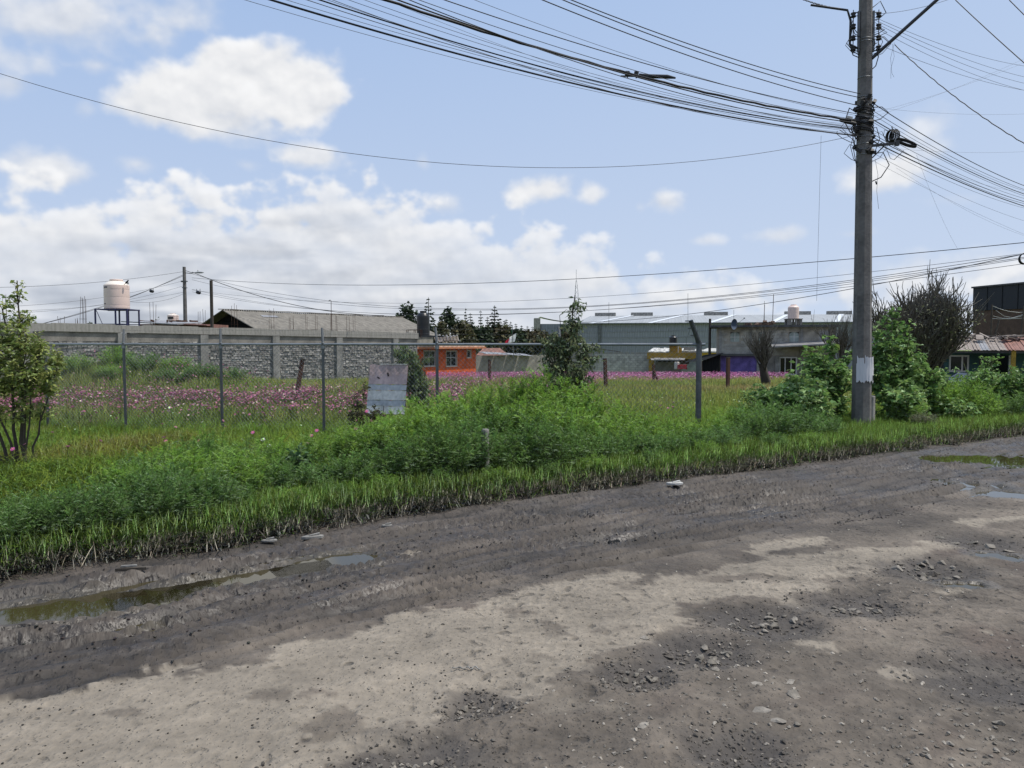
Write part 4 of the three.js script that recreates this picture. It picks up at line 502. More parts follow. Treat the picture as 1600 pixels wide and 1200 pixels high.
// ---------------------------------------------------------------- plants
const up = V(0, 1, 0);
const dirOf = (az, el) => V(Math.cos(el) * Math.sin(az), Math.sin(el), Math.cos(el) * Math.cos(az));
function leaf(g, p, dir, len, w, c, r, bend = .25, roll) { // a pointed leaf of two bent halves
  const side = V().crossVectors(dir, up); if (side.lengthSq() < 1e-4) side.set(1, 0, 0); side.normalize().applyAxisAngle(dir, roll ?? r.s(-1.2, 1.2));
  const n = V().crossVectors(side, dir).normalize(), m = p.clone().addScaledVector(dir, len * .45), e = p.clone().addScaledVector(dir, len).addScaledVector(n, -len * bend);
  const a = m.clone().addScaledVector(side, w / 2).addScaledVector(n, w * .15), b = m.clone().addScaledVector(side, -w / 2).addScaledVector(n, w * .15), i = g.nv;
  for (const q of [p, a, m, b, e]) g.v(q.x, q.y, q.z, n.x, n.y, n.z, c); g.f(i, i + 1, i + 2); g.f(i, i + 2, i + 3); g.f(i + 1, i + 4, i + 2); g.f(i + 2, i + 4, i + 3);
}
function blade(g, x, z, h, w, az, lean, c, y0 = 0) { // grass blade: three segments that bend over
  const sx = Math.cos(az), sz = -Math.sin(az), fx = Math.sin(az), fz = Math.cos(az), i = g.nv; const nx = -fx * .3, ny = .6, nz = -fz * .3;
  for (let k = 0; k < 3; k++) { const t = k / 3, o = lean * t * t * h * .8, y = y0 + h * t * (1 - .34 * lean * t), ww = w * (1 - .35 * t); g.v(x + fx * o - sx * ww / 2, y, z + fz * o - sz * ww / 2, nx, ny, nz, c); g.v(x + fx * o + sx * ww / 2, y, z + fz * o + sz * ww / 2, nx, ny, nz, c); }
  g.v(x + fx * lean * h * .8, y0 + h * (1 - .34 * lean), z + fz * lean * h * .8, nx, ny, nz, c);
  g.f(i, i + 1, i + 3); g.f(i, i + 3, i + 2); g.f(i + 2, i + 3, i + 5); g.f(i + 2, i + 5, i + 4); g.f(i + 4, i + 5, i + 6);
}
const shadeV = (r, a = .7, b = 1.3) => { const k = r.s(a, b); return [k * r.s(.85, 1.15), k, k * r.s(.75, 1.2)]; };
function tuft(seed, n, rad, h0, h1, w, leanMax = .8) { const r = rng(seed), g = new GB(); for (let i = 0; i < n; i++) { const a = r() * 6.283, q = Math.sqrt(r()) * rad; blade(g, Math.cos(a) * q, Math.sin(a) * q, r.s(h0, h1), w * r.s(.7, 1.3), r() * 6.283, r.s(.05, leanMax), shadeV(r), -.02); } return g.geo(false); }
// feathery bush, 1 m high: branching stems that carry fronds of thread-like leaflets
function featherGeo(seed, nst, fr, spread = .5, thread = .0085) {
  const r = rng(seed), L = new GB(), S = new GB();
  for (let s = 0; s < nst; s++) {
    const a = r() * 6.283, q = Math.sqrt(r()), base = V(Math.cos(a) * q * .22, 0, Math.sin(a) * q * .22), h = r.s(.62, 1.02) * (1 - .25 * q * q), tip = V(Math.cos(a) * q * spread + r.n() * .06, h, Math.sin(a) * q * spread + r.n() * .06), mid = base.clone().lerp(tip, .5).add(V(-Math.cos(a) * .04, .06, -Math.sin(a) * .04));
    const P = (t) => base.clone().multiplyScalar((1 - t) * (1 - t)).addScaledVector(mid, 2 * t * (1 - t)).addScaledVector(tip, t * t);
    S.tube([P(0), P(.35), P(.7), P(1)], [.007, .006, .004, .002], 4, [1, 1, 1], false);
    const col = r.s(.75, 1.2);
    for (let f = 0; f < fr; f++) {
      const t = .18 + .82 * Math.pow((f + r()) / fr, .8), p = P(t), az = f * 2.4 + r() * .8, el = r.s(.15, 1.0) + (t > .9 ? .4 : 0), len = r.s(.10, .19) * (1.1 - .4 * t), d = dirOf(az, el), c0 = col * r.s(.8, 1.25), c = [c0 * r.s(.9, 1.15), c0, c0 * r.s(.8, 1.2)];
      const nl = 6, side = V().crossVectors(d, up).normalize(), nn = V().crossVectors(side, d);
      // rachis and leaflets are slivers
      const sl = (o, dr, ln) => { const e = o.clone().addScaledVector(dr, ln).add(V(0, -ln * .15, 0)), sd = V().crossVectors(dr, dirOf(r() * 6.28, r.s(-1, 1))).normalize().multiplyScalar(thread / 2), i = L.nv, n = nn; L.v(o.x - sd.x, o.y - sd.y, o.z - sd.z, n.x, n.y, n.z, c); L.v(o.x + sd.x, o.y + sd.y, o.z + sd.z, n.x, n.y, n.z, c); L.v(e.x, e.y, e.z, n.x, n.y, n.z, c); L.f(i, i + 1, i + 2); };
      sl(p, d, len * 1.1);
      for (let k = 1; k <= nl; k++) { const o = p.clone().addScaledVector(d, len * k / nl).add(V(0, -len * .12 * (k / nl) ** 2, 0)); for (const sg of [-1, 1]) { const dr = d.clone().multiplyScalar(.75).addScaledVector(side, sg * .8).addScaledVector(nn, r.s(-.5, .5)).normalize(); sl(o, dr, len * r.s(.28, .5)); } }
    }
  }
  return [L.geo(false), S.geo(false)];
}
const FEATHER = [featherGeo(101, 46, 20), featherGeo(102, 40, 22, .58), featherGeo(103, 52, 17, .46)];
const leafBright = leafMat(.25, .45, .07, .48), leafMid = leafMat(.15, .29, .065, .42), leafBlue = leafMat(.155, .30, .075, .44), leafGrey = leafMat(.20, .22, .13, .35);
const mesh = (name, geo, mat, parent) => { const m = new THREE.Mesh(geo, mat); m.name = name; m.castShadow = m.receiveShadow = true; parent.add(m); return m; };
const bushProto = {};
function featherBush(px, d, h, w, kind, label, group, name = 'feathery_bush', lift = 0) {
  const r = rng(px * 7 + d * 131 | 0), k = (px + d * 10 | 0) % 3, mat = { b: leafBright, m: leafMid, d: leafBlue, g: leafGrey }[kind], x = (px - 800) / F * d * 1.0, key = kind + k + name;
  const pos = V(x, fieldH(x, d) - .02 + lift, -d), sc = V(w, h, w), turn = r() * 6.28;
  if (!bushProto[key]) { const o = thing(name, label, 'bush', pos, turn, group); o.scale.copy(sc); mesh('foliage', FEATHER[k][0], mat, o); mesh('stem', FEATHER[k][1], M.stemGreen, o); bushProto[key] = o; return o; }
  return copyOf(bushProto[key], pos, turn, sc, label, group);
}
const NTH = ['first', 'second', 'third', 'fourth', 'fifth', 'sixth', 'seventh', 'eighth', 'ninth', 'tenth', 'eleventh', 'twelfth', 'thirteenth', 'fourteenth', 'fifteenth', 'sixteenth', 'seventeenth', 'eighteenth', 'nineteenth', 'twentieth', 'twenty-first', 'twenty-second'];
const MARKS = [[95, 'below the leftmost tree'], [260, 'below the second fence post'], [420, 'below the stone wall'], [540, 'below the leaning field post'], [610, 'below the faded panel'], [662, 'below the leaning shrub'], [745, 'below the orange house'], [835, 'below the low grey wall'], [925, 'below the sapling'], [1010, 'below the block wall'], [1075, 'below the yellow building'], [1125, 'by the leaning end post'], [1400, 'near the utility pole']];
const mark = (px) => MARKS.find((m) => px < m[0])[1];
const ranked = (list, i = 0) => [...list].sort((a, b) => a[i] - b[i]).map((q, k) => [q, NTH[k]]);
const dAt = (px, py, y) => gnd(px, py, y)[1];
{ // the thicket between grass verge and fence
  const back = [[625, 12, .72], [655, 12.2, .85], [690, 12.4, 1.0], [725, 12.2, 1.02], [765, 12.3, .98], [800, 12.4, 1.12], [838, 12.2, 1.25], [872, 12.2, 1.18], [905, 12.3, 1.02], [945, 12.4, .82], [990, 12.5, .66], [1035, 12.5, .6], [1075, 12.7, .5], [1122, 12.9, .5], [1148, 13.4, .6], [590, 11.8, .62], [555, 11.8, .5]];
  const mid = [[440, 10.2, .42], [480, 10.3, .5], [520, 10.5, .6], [560, 10.5, .66], [598, 10.6, .76], [632, 10.6, .84], [668, 10.8, .9], [705, 10.9, .94], [742, 10.8, .9], [785, 11, .92], [822, 11, 1.0], [858, 11, 1.0], [898, 11.2, .85], [940, 11.4, .66], [985, 11.6, .52], [1030, 11.9, .42]];
  const front = [[410, 8.4, .34], [440, 8.5, .42], [505, 8.7, .4], [545, 8.9, .46], [590, 9.0, .52], [632, 9.1, .6], [672, 9.25, .66], [708, 9.4, .72], [735, 9.5, .7], [792, 9.6, .6], [832, 9.8, .72], [872, 10, .66], [910, 10.4, .56], [955, 10.7, .46], [1000, 10.9, .44], [1045, 11.2, .42], [1088, 11.5, .40], [1125, 11.8, .40]];
  for (const [[px, d, h], n] of ranked(back)) featherBush(px, d, h * 1.08, h * .62 + .38, 'b', `${n} feathery bush from the left in the thicket's back row, ${mark(px)}`, 'back row of the feathery thicket');
  for (const [[px, d, h], n] of ranked(mid)) featherBush(px, d, h, h * .6 + .36, px > 690 && px < 860 && px % 3 ? 'm' : 'b', `${n} feathery bush from the left in the thicket's middle row, ${mark(px)}`, 'middle of the feathery thicket');
  for (const [[px, d, h], n] of ranked(front)) featherBush(px, d - .3, h * 1.12, h * .6 + .34, px > 640 ? (px % 2 ? 'd' : 'm') : 'm', `${n} feathery bush from the left in the thicket's front row, ${mark(px)}`, 'front row of the feathery thicket');
  for (const [[px, d, h], n] of ranked([[8, 6.35, .3], [28, 6.8, .34], [50, 6.5, .27], [85, 6.6, .33], [125, 6.7, .36], [165, 6.9, .34], [205, 7.0, .38], [245, 7.2, .40], [285, 7.3, .40], [325, 7.5, .36], [360, 7.7, .3], [150, 7.4, .32], [255, 7.8, .42]])) featherBush(px, d - .38, h * (1.25 + .4 * (px % 3) / 2), h * .7 + .26, px % 2 ? 'd' : 'm', `${n} low blue-green feathery bush from the left edge, just behind the verge grass`, 'low feathery bushes at the left verge');
  for (const [[px, d, h], n] of ranked([[215, 8.4, .48], [262, 8.5, .52], [305, 8.8, .56], [350, 8.7, .5], [385, 9.4, .5], [188, 7.9, .42], [238, 7.9, .44], [288, 8.1, .46], [340, 8.1, .44], [398, 8.2, .42], [420, 9.0, .48], [330, 9.6, .55], [282, 9.4, .5], [372, 8.0, .36]])) featherBush(px, d, h * 1.25, h * .7 + .35, px % 2 ? 'm' : 'b', `${n} bush from the left in the feathery patch left of the dark leafy clump`, 'second row of feathery bushes at the left');
  for (const [[px, d, h], n] of ranked([[1150, 12.3, .48], [1185, 12.5, .66], [1222, 12.7, .74], [1258, 12.9, .66], [1292, 13.1, .5], [1172, 13.4, .72], [1212, 13.6, .82]])) featherBush(px, d, h, h * .6 + .32, px % 2 ? 'm' : 'd', `${n} dark feathery bush from the left between leaning end post and utility pole`, 'feathery bushes left of the utility pole');
  featherBush(1446, 14.6, .42, .62, 'g', 'greyish wiry bush on the verge right of the utility pole');
  featherBush(1480, 16.4, .9, .9, 'b', 'bright feathery bush between two leafy shrubs right of the pole', 'bright feathery bushes right of the pole'); featherBush(1512, 16.6, 1.05, .95, 'b', 'bright feathery bush between two leafy shrubs right of the pole', 'bright feathery bushes right of the pole');
  for (const [[x, d, h, w], n] of ranked([[-16.8, 30, .9, 1.3], [-15.6, 30.4, 1.1, 1.4], [-14.3, 30, .95, 1.4], [-13.2, 30.5, .9, 1.5], [-12.1, 30.2, .8, 1.5], [-11, 30.4, .7, 1.4], [-18.2, 30.4, .9, 1.4], [-15, 29, .7, 1.5], [-12.8, 29.2, .7, 1.4]])) featherBush(800 + x / d * F, d, h, w, x * 10 % 3 ? 'm' : 'b', `${n} weed clump from the left on the hillock before the stone wall`, 'weed clumps on the hillock', 'weed_clump');
}
for (const [[px, d, h, k], n] of ranked([[70, 6.05, .17, 'm'], [140, 6.3, .2, 'b'], [232, 6.6, .2, 'm'], [300, 6.9, .22, 'b'], [352, 7.05, .2, 'm'], [455, 7.6, .24, 'b'], [520, 7.9, .26, 'm'], [600, 8.3, .28, 'b'], [690, 8.7, .3, 'm'], [770, 8.9, .26, 'b'], [850, 9.3, .3, 'm'], [930, 9.7, .28, 'b'], [1020, 10.2, .3, 'm'], [1105, 10.9, .32, 'b'], [1210, 11.7, .34, 'm'], [1270, 12.1, .3, 'b']])) featherBush(px, d, h, h * .8 + .16, k, `${n} small feathery seedling from the left standing in the verge grass`, 'small feathery seedlings in the verge grass', 'feathery_seedling');
// woody plants: stems to a crown of twigs that carry leaves
function plant(name, label, category, pos, spec, group) {
  const o = thing(name, label, category, pos, 0, group), r = rng(spec.seed), T = new GB(), L = new GB(), stems = [];
  for (const s of spec.stems) { // [base x, z, tip x, y, z, r0]
    const a = V(s[0], -.15, s[1]), b = V(s[2], s[3], s[4]), m = a.clone().lerp(b, .45).add(V(r.n() * .05 * b.y, 0, r.n() * .05 * b.y)); m.x = lerp(m.x, s[0], .35); m.z = lerp(m.z, s[1], .35);
    const pts = [], n = 9; for (let i = 0; i <= n; i++) { const t = i / n; pts.push(a.clone().multiplyScalar((1 - t) ** 2).addScaledVector(m, 2 * t * (1 - t)).addScaledVector(b, t * t).add(V(r.n() * .012 * b.y, 0, r.n() * .012 * b.y).multiplyScalar(i ? 1 : 0))); }
    T.tube(pts, pts.map((_, i) => lerp(s[5], s[5] * .22, i / n)), spec.sides ?? 6, null); stems.push({ pts, r0: s[5] });
  }
  const tot = spec.blobs.reduce((q, b) => q + b[3] * b[4] * b[5] * (b[6] ?? 1), 0);
  for (const b of spec.blobs) {
    const n = Math.round(spec.twigs * b[3] * b[4] * b[5] * (b[6] ?? 1) / tot);
    for (let k = 0; k < n; k++) {
      const u = dirOf(r() * 6.283, Math.asin(r.s(-1, 1))), q = Math.pow(r(), .42), e = V(b[0] + u.x * b[3] * q, b[1] + u.y * b[4] * q, b[2] + u.z * b[5] * q);
      let best = null, bd = 1e9; for (const s of stems) for (let i = 1; i < s.pts.length; i++) { const p = s.pts[i], dd = p.distanceTo(e) + (p.y > e.y - .02 ? .6 : 0) + i * .004; if (dd < bd) { bd = dd; best = [p, s, i]; } }
      const p = best[0], mid = p.clone().lerp(e, .5).add(V(0, spec.arch ?? .04, 0)), tr = Math.min(best[1].r0 * .4, spec.twigR ?? .008);
      if (spec.twigWood !== false) T.tube([p, mid, e], [tr, tr * .7, tr * .35], 3, null, false);
      const nl = spec.leaves; for (let i = 0; i < nl; i++) { const t = .35 + .65 * (i + r()) / nl, c = p.clone().multiplyScalar((1 - t) ** 2).addScaledVector(mid, 2 * t * (1 - t)).addScaledVector(e, t * t).add(V(r.n(), r.n(), r.n()).multiplyScalar(spec.scatter ?? .02)); const d = dirOf(r() * 6.283, spec.droop ? r.s(-1.4, spec.droop === true ? -.4 : spec.droop - .4) : r.s(-.7, .7)); leaf(L, c, d, spec.ll * r.s(.65, 1.2), spec.lw * r.s(.7, 1.2), shadeV(r, .65, 1.35), r, .2); }
    }
  }
  T.build('trunk', spec.wood ?? M.bark, o); if (spec.leaves) { const m = new THREE.Mesh(L.geo(false), spec.mat); m.name = 'crown'; m.castShadow = m.receiveShadow = true; o.add(m); }
  return o;
}
const posAt = (px, d, dy = 0) => { const x = (px - 800) / F * d; return V(x, fieldH(x, d) + dy, -d); };
const lt = plant('small_tree', 'small multi-stemmed tree with pale leaves at the left edge', 'tree', posAt(27, 12.2), { seed: 21, stems: [[-.1, 0, -.75, 2.2, .1, .028], [-.03, .02, -.25, 2.35, -.1, .03], [.02, 0, .02, 2.75, 0, .032], [.05, -.03, .22, 2.0, .15, .026], [.08, 0, .5, 1.5, -.1, .022], [0, .04, -.4, 1.7, .25, .024], [-.12, 0, -1.0, 1.3, 0, .02], [.06, .05, .38, 1.85, .1, .02]],
  blobs: [[-.1, 1.6, 0, .66, .62, .55, 1.1], [-.7, 1.45, 0, .55, .7, .5], [.3, 1.55, 0, .38, .42, .4, 1.1], [0, 2.2, 0, .26, .42, .28, .9], [.42, 1.62, 0, .16, .12, .2], [.05, 2.68, 0, .08, .16, .1, 1.6], [-.1, 2.42, .0, .2, .08, .15, 1.4], [.33, 1.0, 0, .28, .35, .3, .5], [-.2, .95, 0, .5, .35, .4, .5]], twigs: 520, leaves: 14, ll: .085, lw: .038, scatter: .05, mat: leafMat(.24, .29, .085, .42), twigR: .006 });
lt.scale.setScalar(1.1);
plant('sapling', 'dark-leaved eucalyptus-like sapling before the middle of the fence', 'tree', posAt(888, 13.9), { seed: 22, stems: [[0, 0, .08, 2.2, 0, .028], [0, .02, -.25, 1.5, .05, .018], [.02, 0, .3, 1.35, -.05, .016], [-.02, -.02, -.12, 1.9, -.1, .018]],
  blobs: [[-.02, 1.05, 0, .44, .46, .40, 1.2], [.02, 1.55, 0, .27, .38, .27, 1.2], [.12, 1.95, 0, .13, .26, .14, 1.8], [.38, 1.35, 0, .16, .2, .18, .9], [-.33, 1.42, 0, .18, .2, .2, 1], [-.3, .7, 0, .28, .22, .25, .9], [.1, .55, 0, .26, .35, .25, .7], [-.5, .62, .05, .16, .1, .14, .8]], twigs: 260, leaves: 17, ll: .085, lw: .03, droop: .8, scatter: .045, mat: leafMat(.13, .165, .085, .35), twigR: .006, arch: .07 }).scale.setScalar(1.2);
plant('leaning_shrub', 'dark leaning shrub between the faded panel and the orange house', 'shrub', posAt(655, 20.5), { seed: 23, stems: [[0, 0, -.35, 2.0, 0, .03], [.05, .03, -.1, 1.5, .05, .02], [-.03, 0, -.55, 1.7, -.05, .02]],
  blobs: [[-.25, 1.55, 0, .36, .42, .36, 1.1], [-.02, 1.05, 0, .34, .45, .34, 1.1], [.1, .55, 0, .3, .42, .3, 1], [-.45, 1.95, 0, .25, .16, .25, .8], [.28, 1.72, 0, .22, .1, .15, .5], [-.62, 1.45, 0, .15, .25, .2, .8]], twigs: 380, leaves: 12, ll: .13, lw: .04, droop: true, scatter: .05, mat: leafMat(.12, .165, .07, .35), twigR: .008, arch: .08 });
plant('reddish_shrub', 'thin shrub with small dark reddish leaves before the faded panel', 'shrub', posAt(565, 14.6), { seed: 24, stems: [[0, 0, -.1, 1.0, 0, .014], [.02, 0, .25, .75, .03, .012], [0, .02, .05, 1.25, 0, .012], [0, 0, -.25, .6, 0, .01]],
  blobs: [[-.05, .6, 0, .24, .26, .22, 1], [.26, .66, 0, .28, .14, .2, 1], [.05, 1.15, 0, .14, .2, .14, .7], [-.15, .95, 0, .15, .15, .15, .6]], twigs: 110, leaves: 8, ll: .06, lw: .03, scatter: .03, mat: leafMat(.075, .075, .035, .3), twigR: .005 });
// broad-leaved shrubs
const broad = leafMat(.15, .26, .075, .42), broadPale = leafMat(.22, .34, .11, .42), broadDark = leafMat(.075, .14, .05, .35);
function broadShrub(px, d, h, w, mat, seed, label, dens = 1, ll = .13) { const st = [], r = rng(seed), bl = []; for (let k = 0; k < 7; k++) { const a = k * .9 + r() * .5, q = k ? r.s(.15, .42) * w : .05; st.push([Math.cos(a) * .05, Math.sin(a) * .05, Math.cos(a) * q, h * r.s(.72, .95) * (k ? .9 : 1.02), Math.sin(a) * q, .012 * h + .005]); bl.push([Math.cos(a) * q, h * r.s(.45, .75), Math.sin(a) * q, .24 * w, .24 * h, .24 * w, 1]); } bl.push([0, h * .4, 0, .5 * w, .36 * h, .45 * w, 1.2], [0, h * .88, 0, .16 * w, .16 * h, .16 * w, 1.6]);
  return plant('leafy_shrub', label, 'shrub', posAt(px, d), { seed, stems: st, blobs: bl, twigs: Math.round(230 * dens), leaves: 6, ll, lw: ll * .62, scatter: .05, mat, twigR: .006, wood: M.stemGreen, arch: .05 }); }
broadShrub(1296, 15.6, 1.85, 1.05, broad, 31, 'tall broad-leaved shrub immediately left of the utility pole', 1.3);
broadShrub(1250, 15.2, 1.25, 1.15, broadPale, 32, 'pale broad-leaved shrub further left of the utility pole, shorter than its neighbour', 1.2);
broadShrub(1395, 16.2, 2.45, 1.25, broad, 33, 'tallest broad-leaved shrub, immediately right of the utility pole', 1.8);
broadShrub(1440, 16.4, 1.5, 1.2, broad, 34, 'dark broad-leaved shrub right of the tallest shrub', 1.2);
broadShrub(1420, 15.4, .95, .9, broadPale, 35, 'low pale-leaved shrub in front of the tallest shrub', .9);
broadShrub(1545, 17.6, 1.5, 1.35, broad, 36, 'rounded broad-leaved shrub in front of the teal house window', 1.4, .11);
broadShrub(1590, 17.8, 1.05, 1.2, broadPale, 37, 'broad-leaved shrub at the right edge, behind the verge', 1.1, .11);
broadShrub(1500, 15.9, .55, .7, broadPale, 38, 'small pale-leaved shrub near the road at the right', .6, .09);
broadShrub(1625, 17.2, 1.3, 1.3, broad, 39, 'broad-leaved shrub cut off by the right edge of the picture', 1.1, .11);
broadShrub(1222, 14.7, .95, 1.0, broad, 61, 'leafy shrub at the left end of the shrubs beside the utility pole', 1);
broadShrub(1272, 14.5, 1.0, .9, broadPale, 62, 'low pale-leaved shrub in front of the tall one left of the pole', .9);
broadShrub(1478, 17.2, 1.25, 1.1, broad, 63, 'leafy shrub filling the gap below the bare tree right of the pole', 1.1, .11);
featherBush(1425, 15.2, .62, .8, 'b', 'bright feathery bush right of the low pale-leaved shrub by the pole');
featherBush(1535, 16.3, .72, .9, 'b', 'bright feathery bush in front of the teal house window');
featherBush(1578, 16.6, .7, .9, 'm', 'feathery bush in front of the teal house porch post');
broadShrub(462, 8.75, .46, .36, broadDark, 40, 'dark leafy clump among grass near the middle of the verge', .7, .075);
broadShrub(377, 8.9, .42, .5, broadDark, 41, 'dark leafy weed with white specks left of the dark clump', .6, .06);
broadShrub(805, 9.6, .34, .5, broad, 42, 'small leafy weed at the foot of the thicket, right of the concrete marker', .5, .06);
for (const [px, d, h, k] of [[418, 8.15, .3, 44], [497, 8.45, .3, 45], [575, 8.75, .34, 46], [655, 8.95, .3, 47], [905, 10.1, .4, 48], [1010, 10.6, .34, 49]]) broadShrub(px, d, h, .42, k % 2 ? broad : broadPale, k, ['pale leafy weed left of the dark leafy clump at the verge', 'leafy weed right of the dark leafy clump at the verge', 'pale leafy weed at the verge before the reddish shrub', 'leafy weed at the verge left of the concrete marker', 'pale leafy weed at the thicket foot below the sapling', 'leafy weed at the right end of the thicket foot'][k - 44], .45, .055);
broadShrub(1190, 16.5, 1.0, .9, broadPale, 43, 'yellowish leafy weed before the pollarded tree', .7, .08);
// bare trees
function bareTree(name, label, pos, spec) {
  const o = thing(name, label, 'tree', pos), T = new GB(), W = new GB(), r = rng(spec.seed); let n = 0; const lv = new GB();
  const grow = (p, d, len, rad, lvl) => { const pts = [p]; let q = p, dd = d.clone(); const sg = lvl < 2 ? 4 : 3; for (let i = 0; i < sg; i++) { dd.add(V(r.n() * (spec.wig ?? .22), spec.lift * .12, r.n() * (spec.wig ?? .22))).normalize(); q = q.clone().addScaledVector(dd, len / sg); pts.push(q); } (lvl < 2 ? T : W).tube(pts, pts.map((_, i) => lerp(rad, rad * .5, i / sg)), lvl < 2 ? 6 : 3, null, false); n++;
    if (lvl >= spec.levels) { for (let k = 0; k < (spec.leaves ?? 0); k++) { if (spec.leafBelow && q.y > spec.leafBelow * r.s(.8, 1.25)) continue; leaf(lv, pts[1 + k % (pts.length - 1)].clone().add(V(r.n(), r.n(), r.n()).multiplyScalar(.1)), dirOf(r() * 6.28, r.s(-1, .6)), spec.ll * r.s(.7, 1.3), spec.ll * .45, shadeV(r), r); } return; }
    const c = spec.kids[lvl]; for (let k = 0; k < c; k++) { const t = lvl === 0 ? r.s(spec.from ?? .7, 1) : r.s(.25, 1), s = pts[Math.min(pts.length - 1, Math.max(1, Math.round(t * sg)))]; const a = k * 2.4 + r() * 1.2, sp = spec.spread[lvl] * r.s(.6, 1.25), side = dirOf(a, 0); const nd = dd.clone().multiplyScalar(Math.cos(sp)).addScaledVector(side, Math.sin(sp)).normalize(); grow(s, nd, spec.len[lvl + 1] * r.s(.7, 1.2), Math.max(spec.minR, rad * spec.rr[lvl]), lvl + 1); } };
  grow(V(0, -.3, 0), V(spec.tilt ?? 0, 1, 0), spec.len[0], spec.r0, 0); T.build('trunk', M.barkDark, o); W.build('twigs', M.twig, o); if (lv.nv) mesh('crown', lv.geo(false), spec.mat, o); return o;
}
bareTree('bare_tree', 'large dark bare-twigged tree behind the shrubs right of the utility pole', posAt(1450, 31, -.2), { seed: 51, levels: 4, kids: [11, 9, 8, 8], len: [1.0, 1.3, 1.1, .85, .5], spread: [1.0, .65, .6, .55], rr: [.42, .5, .5, .55], r0: .22, minR: .0042, lift: 2.2, wig: .34, from: .45, leaves: 2, leafBelow: 2.7, ll: .10, mat: leafMat(.17, .18, .11, .3) }).scale.set(1.42, 1.3, 1.42);
bareTree('pollarded_tree', 'pollarded bare tree with a thick trunk before the purple wall', posAt(1203, 36, -.3), { seed: 52, levels: 3, kids: [16, 5, 4], len: [2.0, .8, .75, .5], spread: [.7, .4, .4], rr: [.16, .5, .55], r0: .30, minR: .009, lift: 1.2, from: .75 });
bareTree('bare_tree', 'sparse leafless tree rising behind the grey house, just left of the pole', posAt(1312, 56, -1), { seed: 53, levels: 3, kids: [8, 7, 7], len: [2.6, 2.4, 1.6, 1.2], spread: [.5, .4, .4], rr: [.4, .5, .5], r0: .17, minR: .014, lift: 1.5, from: .5 });
plant('dark_tree', 'dark brownish round tree seen just right of the utility pole', 'tree', posAt(1395, 44, -.4), { seed: 54, stems: [[0, 0, 0, 3.6, 0, .16], [0, 0, .9, 3.4, 0, .1], [0, 0, -.9, 3.2, .3, .1]], blobs: [[0, 2.9, 0, 1.2, 1.1, 1, 1], [.9, 3.2, 0, .8, .8, .8, 1], [-.7, 2.7, 0, .7, .7, .7, 1], [.2, 1.8, 0, 1.5, .8, 1, .8]], twigs: 330, leaves: 10, ll: .2, lw: .09, scatter: .16, mat: leafMat(.06, .055, .032, .2), twigR: .02, wood: M.barkDark });
// conifers and round crowns far behind
const conMat = leafMat(.034, .05, .034, .12), roundMat = leafMat(.042, .06, .034, .15), oliveMat = leafMat(.10, .095, .055, .18);
function coniferGeo(seed, dens) { const r = rng(seed), g = new GB(); const n = 21; for (let i = 0; i < n; i++) { const t = i / n, y = .06 + .93 * t, R = .23 * Math.pow(1 - t, .85) * r.s(.75, 1.2) + .008, m = Math.max(4, Math.round(13 * (1 - t) + 4)); for (let k = 0; k < m; k++) { if (r() > dens) continue; const a = k / m * 6.283 + i * 1.3 + r() * .5, d = dirOf(a, r.s(-.35, .15)), L = R * r.s(.6, 1.1); for (let q = 0; q < 4; q++) { const p = V(0, y, 0).addScaledVector(d, L * (.15 + q * .2)); leaf(g, p, dirOf(a + r.s(-.7, .7), r.s(-.6, .2)), L * .5 + .012, L * .26 + .012, shadeV(r, .6, 1.3), r, .1); } } } return g.geo(false); }
const CON = [coniferGeo(61, .95), coniferGeo(62, .7), coniferGeo(63, .85)], trunkGeo = new GB().tube([V(0, -.1, 0), V(0, .97, 0)], [.018, .004], 6).geo();
const conProto = [];
function conifer(px, py, d, k, w, label, group) { const b = posAt(px, d, 0), h = at(px, py, d).y - b.y, sc = V(h * w, h, h * w); if (!conProto[k]) { const o = thing('conifer_tree', label, 'tree', b, px, group); o.scale.copy(sc); mesh('trunk', trunkGeo, M.barkDark, o); mesh('crown', CON[k], conMat, o); conProto[k] = o; return; } copyOf(conProto[k], b, px * 1.7, sc, label, group); }
conifer(670, 461, 110, 1, .95, 'tall ragged conifer with a bare spire just right of the black tank'); conifer(773, 474, 120, 0, 1.05, 'broad pointed conifer, the tallest of the row right of the orange house'); 
conifer(728, 478, 122, 1, .5, 'slender conifer spire left of the middle of the conifer row'); conifer(751, 482, 124, 1, .6, 'thin conifer next left of the broadest one'); conifer(735, 486, 118, 2, .9, 'short full conifer behind the slender spire');
for (const [[px, py], n] of ranked([[652, 480], [788, 498], [791, 496], [798, 500], [806, 503], [815, 506], [824, 507], [832, 508], [842, 511], [852, 512], [716, 492], [762, 492], [783, 500]])) conifer(px, py, 126 + px % 9, px % 3, .95, `${n} small conifer from the left in the far row left of the warehouse`, 'small conifers of the far row');
